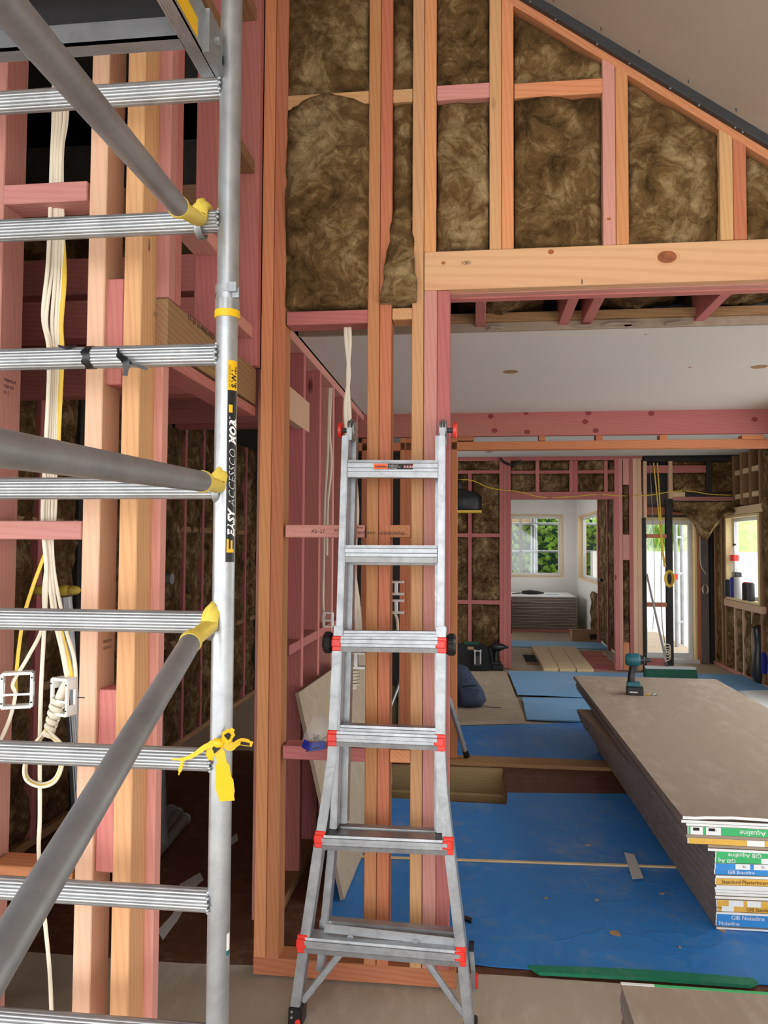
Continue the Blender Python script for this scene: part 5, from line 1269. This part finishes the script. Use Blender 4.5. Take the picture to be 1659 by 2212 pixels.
MB().box(P(1256, 612, Y=0).x, P(1258, 612, Y=0).x, -.0028, -.002, P(1257, 614, Y=0).z, P(1257, 604, Y=0).z).build('pencil_mark', INK, wf)
MB().box(P(167, 1506, Y=YN).x, P(183, 1506, Y=YN).x, YN-.0008, YN, P(170, 1508, Y=YN).z, P(170, 1505.5, Y=YN).z).build('pencil_mark', INK, wl)
kn = plain('brown_knot', (150, 84, 46), .7, var=.35, scale=40); kn2 = plain('knot_halo', (212, 160, 116), .7, var=.1, scale=20)
def knot(px, py, rx, ry, Y, parent, m=kn):
    c = P(px, py, Y=Y); mb = MB(); n = 24
    mb.prism_dir([c+Vector((rx*math.cos(2*math.pi*k/n), 0, ry*math.sin(2*math.pi*k/n))) for k in range(n)], (0, -.0006, 0)); return mb.build('knot', m, parent)
knot(1441, 555, .046, .032, -.002, wf, kn2); knot(1441, 555, .034, .023, -.0026, wf); knot(1190, 544, .011, .009, -.002, wf); knot(958, 568, .008, .006, -.002, wf); knot(1315, 473, .008, .005, .001, wf)
for px, py in ((1060, 899), (1068, 930), (1136, 891), (1138, 933), (1271, 892), (1264, 911), (1287, 930), (1407, 893), (1630, 906)): knot(px, py, .022, .018, YM-.0205, wm, M['rose'] if False else plain('dark_pink_knot', (130, 48, 48), .7) if 'dark_pink_knot' not in bpy.data.materials else bpy.data.materials['dark_pink_knot'])
# ---------------------------------------------------------------- ceiling gap: duct and hanging scraps
MB_ = MB().tube(smooth_path([(XI+.05, .88, 2.72), (.3, .9, 2.70), (1.0, .9, 2.73), (1.7, .9, 2.71), (2.6, .9, 2.72)], 10), .03, 14).build('duct', M['aludull'], smooth=40); tag(MB_, 'grey flexible pipe lying in the ceiling gap behind the lintel', 'pipe')
for k, px in enumerate((1075, 1270, 1330, 1360, 1460)):
    c = P(px, 706, Y=.69); pl = [(c.x+random.uniform(-.03, .03)+.05*math.cos(6.28*j/7), c.y-.02+random.uniform(-.01, .01)+.03*math.sin(6.28*j/7)) for j in range(7)]
    MB().prism(pl, 2.596, 2.602).build('torn_board_edge', M['paper'], ce)
# ---------------------------------------------------------------- dim room: leaning scaffold parts
GT = 'scaffold tubes stored in the dim room'
a, b = P(140, 1290, Y=-.1), P(172, 1760, Y=-.1)
t = empty('stored_tube', (0, 0, 0), 'ribbed aluminium tube with yellow claw leaning behind the cables', 'scaffold pole', GT)
b2 = b+(b-a)*((b.z-.03)/(a.z-b.z)); MB().tube([a, b2], .026, 60, prof=reed).build('tube', M['alu'], t, smooth=50)
cw = MB()
for px, r in ((86, .028), (105, .026), (138, .03), (158, .026)): cw.ball(P(px, 1275, Y=-.12), r*1.2, r*.8, r*.7)
cw.build('claw', M['yellow'], t, smooth=60)
a, b = P(338, 1560, Y=.55), P(352, 1830, Z=.03)
tag(MB().tube([a+Vector((0, -.1, .9)), b], .026, 60, prof=reed).build('stored_tube', M['alu'], smooth=50), 'ribbed aluminium tube leaning beyond the pale studs', 'scaffold pole', GT)
for k, (p, q) in enumerate((((345, 1835), (400, 1768)), ((335, 1830), (384, 1756)), ((325, 1820), (370, 1750)))):
    a, b = P(*p, Z=.035), P(*q, Z=.035); a = a+(a-b)*.6
    t = tag(MB().cyl(a, b, .028, 20).build('stored_tube', M['aludull'], smooth=40), '%s grey tube lying on the dark floor' % ('nearest', 'middle', 'farthest')[k], 'scaffold pole', GT)
    d = (b-a).normalized(); MB().cyl(b-d*.01, b+d*.006, .033, 20).build('end_ring', M['steel'], t, smooth=40)
c = P(372, 1250, Y=1.3); tag(MB().cyl(c-Vector((.25, 0, 0)), c, .032, 18).build('stored_tube', M['aludull'], smooth=40), 'stub of grey tube poking past the pink trimmer', 'scaffold pole', GT)
for z, y, m in ((2.36, -.2, 'rose'), (2.55, -.12, 'rose'), (2.9, .05, 'old'), (2.2, .06, 'rose')): timber('ceiling_joist', -3.4, -.92, y, y+.09, z, z+.14, M[m], wd_)
batt('dark wool batt high in the dim room behind the cables', (-2.15, .13, 2.6), (1, 0, 0), FRONT, 1.2, .9, cell=.05, th=.05, amp=.03, mat='wooldark', group=GD)
# ---------------------------------------------------------------- tools near the far wall
bp = empty('backpack', P(1008, 1523, Z=.032), 'navy backpack slumped on the tan plywood', 'bag', 'bags by the far wall')
def blob(name, parent, mat, pts, seg=18):
    """soft body: list of (z, x centre, y centre, rx, ry)"""
    V = []; Fc = []
    for i, (z, cx, cy, rx_, ry_) in enumerate(pts):
        for j in range(seg):
            q = 2*math.pi*j/seg; sq = lambda v: math.copysign(abs(v)**.7, v)
            w = 1+.05*noise.noise(Vector((j*.7, z*9, i)))
            V.append((cx+rx_*sq(math.cos(q))*w, cy+ry_*sq(math.sin(q))*w, z))
    for i in range(len(pts)-1):
        for j in range(seg): a0 = i*seg+j; a1 = i*seg+(j+1) % seg; Fc.append((a0, a1, a1+seg, a0+seg))
    Fc += [tuple(range(seg-1, -1, -1)), tuple(range((len(pts)-1)*seg, len(pts)*seg))]
    return MB().add(V, Fc).build(name, M[mat], parent, smooth=60)
blob('body', bp, 'navy', [(0, .0, 0, .15, .11), (.05, .02, 0, .175, .13), (.14, .0, 0, .165, .13), (.22, -.03, .01, .14, .115), (.29, -.06, .02, .12, .1), (.36, -.09, .03, .1, .08), (.39, -.11, .03, .06, .05)])
blob('front_pocket', bp, 'navy', [(.02, .04, -.13, .1, .03), (.06, .045, -.15, .115, .05), (.14, .03, -.14, .11, .045), (.18, .02, -.12, .1, .02)])
MB().tube(smooth_path([(-.04, -.13, .2), (.04, -.135, .215), (.1, -.09, .21)], 5), .006, 8).build('zip', M['blackmatt'], bp)
ribbon('strap', [Vector((.16, -.06, .02)), Vector((.22, -.08, .006)), Vector((.33, -.1, .004))], .016, 'blackmatt', None, None, None, bp, (0, 1, 0))
tb = empty('tool_bag', P(1020, 1446, Z=.0), 'open black tool bag with buckled pouch against the far wall', 'bag', 'bags by the far wall')
blob('body', tb, 'blackmatt', [(0, 0, 0, .24, .12), (.08, -.01, 0, .26, .14), (.2, -.03, .02, .26, .13), (.29, -.05, .03, .25, .11), (.32, -.06, .03, .22, .09)])
MB().box(.02, .12, -.17, -.13, .07, .2).build('pouch', M['channel'], tb, bevel=.01)
for x in (.035, .105): MB().box(x-.008, x+.008, -.178, -.168, .1, .28).build('strap', M['print_grey'], tb)
MB().box(.02, .12, -.176, -.168, .255, .268).build('strap', M['print_grey'], tb)
MB().tube(smooth_path([(.2, -.05, .0), (.25, -.06, .12), (.22, -.03, .28)], 5), .02, 10).build('handle', M['blackmatt'], tb, smooth=60)
MB().box(-.1, .1, .02, .08, .3, .35).build('tool_case', M['bristle'], tb, bevel=.008)
MB().box(-.06, .02, -.09, -.06, .26, .3).build('tool_pouch', M['card'], tb, bevel=.006)
def driver(root, s, body, dark):
    """pistol-grip driver, nose along +x, standing on its battery"""
    p = lambda *a: [tuple(s*v for v in q) for q in a]
    MB().box(-.045*s, .045*s, -.035*s, .035*s, 0, .045*s).build('battery', M['black'], root, bevel=.004*s)
    MB().box(-.042*s, .03*s, -.03*s, .03*s, .045*s, .07*s).build('base', M[body], root, bevel=.004*s)
    MB().tube(smooth_path(p((-.018, 0, .065), (-.016, 0, .11), (-.008, 0, .16)), 4), [.02*s]*4+[.018*s]*4+[.019*s], 14, flat=.75, side=(1, 0, 0)).build('handle', M[dark], root, smooth=60)
    MB().tube(p((-.05, 0, .19), (-.045, 0, .19), (-.03, 0, .19), (.02, 0, .19), (.03, 0, .19)), [.018*s, .03*s, .036*s, .036*s, .03*s], 22).build('motor_housing', M[body], root, smooth=40)
    MB().tube(p((.03, 0, .19), (.05, 0, .19), (.055, 0, .19), (.075, 0, .19), (.09, 0, .19)), [.028*s, .024*s, .016*s, .012*s, .006*s], 18).build('chuck', M['black'], root, smooth=40)
    MB().box(.006*s, .018*s, -.006*s, .006*s, .13*s, .155*s).build('trigger', M['channel'], root)
nd = empty('cordless_driver', P(1075, 1447, Z=0), 'black cordless driver standing beside the tool bag', 'power tool', 'cordless drivers'); driver(nd, 1.55, 'black', 'black')
c = P(1371, 1500, Z=ZTOP); dv = empty('cordless_driver', c, 'teal cordless driver standing on the brown board stack', 'power tool', 'cordless drivers'); dv.rotation_euler = (0, 0, R(-8)); driver(dv, 1.4, 'teal', 'black')
MB().box(-.04, .02, -.0505, -.049, .02, .03).build('battery_print', M['print_grey'], dv)
t = empty('drill_bits', P(1403, 1502, Z=ZTOP), 'small cluster of brass and silver bits beside the teal driver', 'drill bits')
for k in range(7): c = Vector((-.03+k*.011, random.uniform(-.01, .01), .006)); MB().cyl(c, c+Vector((.022, random.uniform(-.012, .012), random.uniform(0, .008))), .005, 8).build('bit', M['t_gold' if k < 3 else 'steel'], t, smooth=40)
# shelf with black case on the far wall
x0, x1, z0, z1 = fb(960, 1040, 1104, 1109, YF); sh_ = tag(MB().box(x0, x1, YF-.28, YF-.002, z0, z1).build('wall_shelf', M['cabley']), 'yellow-edged shelf board on the far wall left of the doorway', 'shelf')
x0, x1, z0_, z1_ = fb(962, 1042, 1058, 1104, YF-.15)
t = empty('tool_case', ((x0+x1)/2, YF-.15, z1+.001), 'black rounded tool case on the far wall shelf', 'case')
blob('body', t, 'black', [(0, 0, 0, .22, .1), (.02, 0, 0, .23, .11), (.17, 0, 0, .23, .11), (.22, -.01, 0, .21, .1), (.25, -.06, 0, .15, .08), (.28, -.08, 0, .1, .06)]); MB().box(.02, .16, -.118, -.105, .05, .12).build('front_panel', M['channel'], t, bevel=.004); MB().tube(smooth_path([(-.04, 0, .27), (-.04, 0, .34), (.02, 0, .36)], 4), .012, 8).build('handle', M['black'], t, smooth=60)
# broom
hx = P(1448, 1462, Z=.04); br = empty('broom', (hx.x, hx.y, .038), 'green-bristled broom with grey handle leaning on the black stud', 'broom')
L_ = .30
for k in range(46):
    x = -L_+2*L_*k/45; mb = MB()
    for j in range(4): yy_ = -.05+.033*j; mb.hexa([(x-.006, yy_-.008, .0), (x+.006, yy_-.008, 0), (x+.006, yy_+.008, 0), (x-.006, yy_+.008, 0)], [(x*.94-.006, yy_*.7-.008, .1), (x*.94+.006, yy_*.7-.008, .1), (x*.94+.006, yy_*.7+.008, .1), (x*.94-.006, yy_*.7+.008, .1)])
    if k == 0: bm_ = MB()
    bm_.add(mb.v, mb.f)
bs = bm_.build('bristles', M['bristle'], br); bs['kind'] = 'stuff'
MB().box(-L_*.97, L_*.97, -.045, .045, .095, .125).build('head', M['print_grey'], br, bevel=.005)
top = P(1397, 1240, Y=YF-.03)-br.location; MB().tube([Vector((-.03, .02, .12)), top], .014, 12).build('handle', M['skin'], br, smooth=40); MB().cyl((-.03, .02, .12), (-.045, .03, .17), .022, 12).build('socket', M['channel'], br, smooth=40)
# silver straightedge leaning in the opening
a, b = P(1009, 1636, Z=.03), P(984, 1555, Y=2.9)
le = empty('straightedge', (0, 0, 0), 'silver straightedge with black end leaning on the middle post', 'straightedge'); dn_ = (a-b).normalized()
beam('bar', a-dn_*.05, b-dn_*.18, .03, .03, M['alubright'], le); beam('end_cap', a-dn_*.055, a, .034, .034, M['black'], le)
a, b = P(853, 1500, Y=3.3), P(880, 1430, Y=3.5); tag(MB().cyl(a+(a-b)*1.2, b+(b-a)*.2, .016, 14).build('pole', M['alu'], smooth=40), 'thin silver pole leaning behind the stud pairs', 'pole')
# black sack at the right edge
sk_ = empty('rubbish_sack', P(1662, 1474, Z=.042), 'shiny black and blue sack slumped at the right edge below the window', 'sack')
blob('body', sk_, 'black', [(0, 0, 0, .16, .14), (.08, .01, 0, .2, .16), (.25, .01, 0, .19, .15), (.4, 0, 0, .16, .12), (.52, .02, 0, .19, .12), (.62, .02, 0, .2, .13), (.66, .02, 0, .14, .09)])
MB().box(-.14, .02, -.165, -.14, .12, .36).build('printed_panel', M['blue_dark'], sk_, bevel=.006); lettering('BUILD', .07, (-.13, -.1665, .25), XD, ZU, M['print_white'], sk_) if False else None
# things on the sill of the right-hand window
def lathe(name, prof, mat, parent, n=18): return MB().tube([(0, 0, z) for r, z in prof], [r for r, z in prof], n).build(name, M[mat], parent, smooth=45)
ZS = wz0+.03
def sill(px, dx=.06):
    p = P(px, 1300, X=XW+dx); return Vector((p.x, p.y, ZS))
bt = empty('drink_bottle', sill(1588), 'clear drink bottle with red label standing on the right window sill', 'bottle')
q = .55
MB().box(-.06, .06, -.09, .09, 0, .30).build('stand_box', M['print_white'], bt) if False else None
cs = tag(MB().box(-.055, .075, -.20, .06, 0, .26).build('white_carton', M['carton']), 'white carton on the right window sill under the bottle', 'carton'); cs.location = sill(1596)
blk = tag(MB().box(-.04, .04, -.08, .06, 0, .06).build('black_tray', M['black'], bevel=.01), 'small black tray on top of the white carton', 'tray'); blk.location = sill(1592)+Vector((0, 0, .261))
bt.location = sill(1588)+Vector((0, 0, .322))
lathe('body', [(.04, 0), (.052, .02), (.052, .13), (.05, .24), (.045, .27), (.02, .32), (.017, .335)], 'film', bt); lathe('label', [(.0535, .14), (.0535, .215)], 'red', bt); lathe('cap', [(.019, .336), (.019, .36)], 'black', bt)
for k, (px, w, hh, m, lab) in enumerate(((1574, .05, .2, 'channel', 'dark frame-like can at the left end of the right window sill'), (1583, .03, .24, 'blue_dark', 'dark blue tube on the right window sill'), (1599, .04, .26, 'print_white', 'white ruled pack on the right window sill'), (1613, .05, .2, 'ink', 'black and red tin on the right window sill'), (1623, .04, .2, 'channel', 'grey tin at the right end of the right window sill'))):
    t = empty('can', sill(px, .0), lab, 'can', 'cans on the right window sill'); lathe('body', [(w*.9, 0), (w, .01), (w, hh), (w*.8, hh+.01)], m, t); lathe('lid', [(w*.7, hh+.01), (w*.7, hh+.02)], 'red' if m == 'ink' else 'black', t)
# torn wool hanging from the ceiling beside the black studs
hw = MB(); n, k = 26, 16; V = []; Fc = []
a, b = P(1454, 1085, Y=YF-.03), P(1660, 1083, Y=YF-.2)
for j in range(k+1):
    for i in range(n+1):
        u, v = i/n, j/k; dr_ = .12+.36*math.exp(-((u-.36)/.13)**2)+.1*abs(noise.noise(Vector((u*9, 3, 1))))
        V.append((a.x+(b.x-a.x)*u+.05*noise.noise(Vector((u*6, v*4, 8))), a.y+(b.y-a.y)*u+.1*noise.noise(Vector((u*5, v*3, 1)))+.05*v, a.z-dr_*v))
for j in range(k):
    for i in range(n): q_ = j*(n+1)+i; Fc.append((q_, q_+n+1, q_+n+2, q_+1))
m_ = len(V); V += [(p[0], p[1]+.05, p[2]) for p in V]; Fc += [tuple(reversed([x+m_ for x in f])) for f in Fc]
bd = [i for i in range(n+1)]+[j*(n+1)+n for j in range(1, k+1)]+[k*(n+1)+i for i in range(n-1, -1, -1)]+[j*(n+1) for j in range(k-1, 0, -1)]
Fc += [(bd[(i+1) % len(bd)], bd[i], m_+bd[i], m_+bd[(i+1) % len(bd)]) for i in range(len(bd))]
tag(MB().add(V, Fc).build('insulation_batt', M['wool'], smooth=60), 'torn wool batt hanging in a drooping point beside the glazed door', 'insulation', GF)
# yellow and grey cables by the black studs and across the far wall
GY = 'cables by the far wall'
def fcable(pts, lab, mat='cabley', w=.008, Y=YF-.03, n=6): return cable(pts, lab, GY, mat, w, .8, (1, 0, 0), Y, n=n, k=5)
fcable([(1412, 1000), (1418, 1060), (1424, 1120), (1429, 1180), (1435, 1225)], 'left yellow cable hanging in the open stud frame')
fcable([(1420, 1000), (1424, 1060), (1428, 1130), (1431, 1180), (1438, 1225)], 'right yellow cable hanging in the open stud frame')
fcable([(1404, 1000), (1410, 1120), (1413, 1200), (1414, 1290), (1410, 1360)], 'thin grey cable hanging in the open stud frame', 'skin', .004)
fcable([(1430, 1150), (1428, 1250), (1430, 1340), (1436, 1390)], 'grey cable hanging down to the broom', 'skin', .006)
t = empty('cable_coil', (0, 0, 0), 'loop of yellow cable hanging beside the black stud', 'cable coil')
for k in range(4):
    c = P(1446, 1250, Y=YF-.06-.01*k); MB().tube([c+Vector(((.035+.008*k)*math.sin(q_), 0, (.08+.008*k)*math.cos(q_))) for q_ in (2*math.pi*j/20 for j in range(21))], .008, 6).build('turn', M['cabley'], t, smooth=60)
t = empty('cable_coil', (0, 0, 0), 'loop of white cable low on the black stud behind the broom', 'cable coil')
for k in range(4):
    c = P(1442, 1400+k*6, Y=YF-.05); MB().tube([c+Vector((.035*math.sin(q_), 0, .05*math.cos(q_))) for q_ in (2*math.pi*j/20 for j in range(21))], .008, 6).build('turn', M['cable'], t, smooth=60)
t = empty('cable_coil', (0, 0, 0), 'small loop of cream cable beside the right-hand corner', 'cable coil')
for k in range(3):
    c = P(1523.5, 1273, Y=YD-.12); MB().tube([c+Vector(((.03+.006*k)*math.sin(q_), 0, .07*math.cos(q_))) for q_ in (2*math.pi*j/20 for j in range(21))], .006, 6).build('turn', M['cable'], t, smooth=60)
fcable([(1513, 1090), (1512, 1180), (1514, 1220), (1525, 1240)], 'cream cable hanging beside the glazed door', 'cable', .007, YD-.12)
fcable([(985, 1036), (1020, 1038), (1062, 1055), (1120, 1062), (1170, 1074), (1230, 1073), (1290, 1068), (1340, 1071), (1400, 1070), (1450, 1062), (1490, 1061), (1540, 1068), (1600, 1069), (1650, 1060)], 'long yellow cable draped across the top of the far wall', 'cabley', .006, YF-.05)
fcable([(1080, 990), (1092, 1000), (1110, 1004), (1126, 995)], 'loop of black cable under the far ceiling', 'black', .016, YF-.05)
# ---------------------------------------------------------------- planks and box beyond the doorway
GP = 'sawn planks beyond the doorway'
for k, (a, b, c_, d_, lab) in enumerate((((1176, 1444), (1207, 1444), (1149, 1396), (1181, 1396), 'left'), ((1209, 1445), (1245, 1445), (1182, 1396), (1212, 1396), 'middle'), ((1247, 1446), (1283, 1446), (1213, 1396), (1243, 1397), 'right'))):
    q0 = [P(*v, Z=.06) for v in (a, b, d_, c_)]
    o = MB().prism([(p.x, p.y) for p in q0], .0, .06).build('plank', M['pale']); tag(o, '%s of three wide planks lying beyond the far doorway' % lab, 'plank', GP)
cb = empty('cardboard_box', P(1265, 1383, Z=0), 'low open cardboard box beside the far stack', 'box'); 
MB().box(-.24, .24, -.15, -.14, 0, .16).box(-.24, .24, .14, .15, 0, .16).box(-.24, -.23, -.14, .14, 0, .16).box(.23, .24, -.14, .14, 0, .16).box(-.23, .23, -.14, .14, 0, .01).build('walls', M['card'], cb)
MB().box(-.25, .2, .15, .3, .15, .155).build('flap', M['card'], cb); MB().box(.05, .16, -.1515, -.1502, .03, .12).build('print_panel', M['ink'], cb); MB().box(.18, .22, -.1515, -.1502, .04, .11).build('barcode', M['print_white'], cb)
c = Vector((P(1150, 1281, Y=12.2).x, 12.2, ft)); t = empty('power_drill', (c.x, c.y, ft), 'black corded tool lying on the white top of the far stack', 'power tool')
MB().tube([(-.2, 0, .04), (-.05, 0, .045), (.1, 0, .04), (.22, 0, .03)], [.03, .045, .035, .012], 14).build('body', M['black'], t, smooth=50); MB().tube(smooth_path([(-.2, 0, .03), (-.3, .1, .015), (-.38, 0, .015)], 5), .01, 8).build('cord', M['black'], t, smooth=60)
tag(MB().box(0, .25, -.05, .12, 0, .004).build('plan_sheet', M['bluepale']), 'pale blue plan sheet on the far stack', 'paper').location = (c.x+.25, c.y, ft+.001)
tag(MB().box(0, .02, 0, .2, 0, .6).build('panel_offcut', M['black']), 'black panel edge standing at the left side of the far stack', 'panel').location = (P(1105, 1270, Y=11.6).x-.02, 11.5, .0)
tag(MB().box(-.1, .1, -.05, .05, 0, .05).build('black_gun', M['black'], bevel=.01), 'black sealant gun on the sill of the side window', 'tool').location = (XR+.02, 9.9, 1.031)
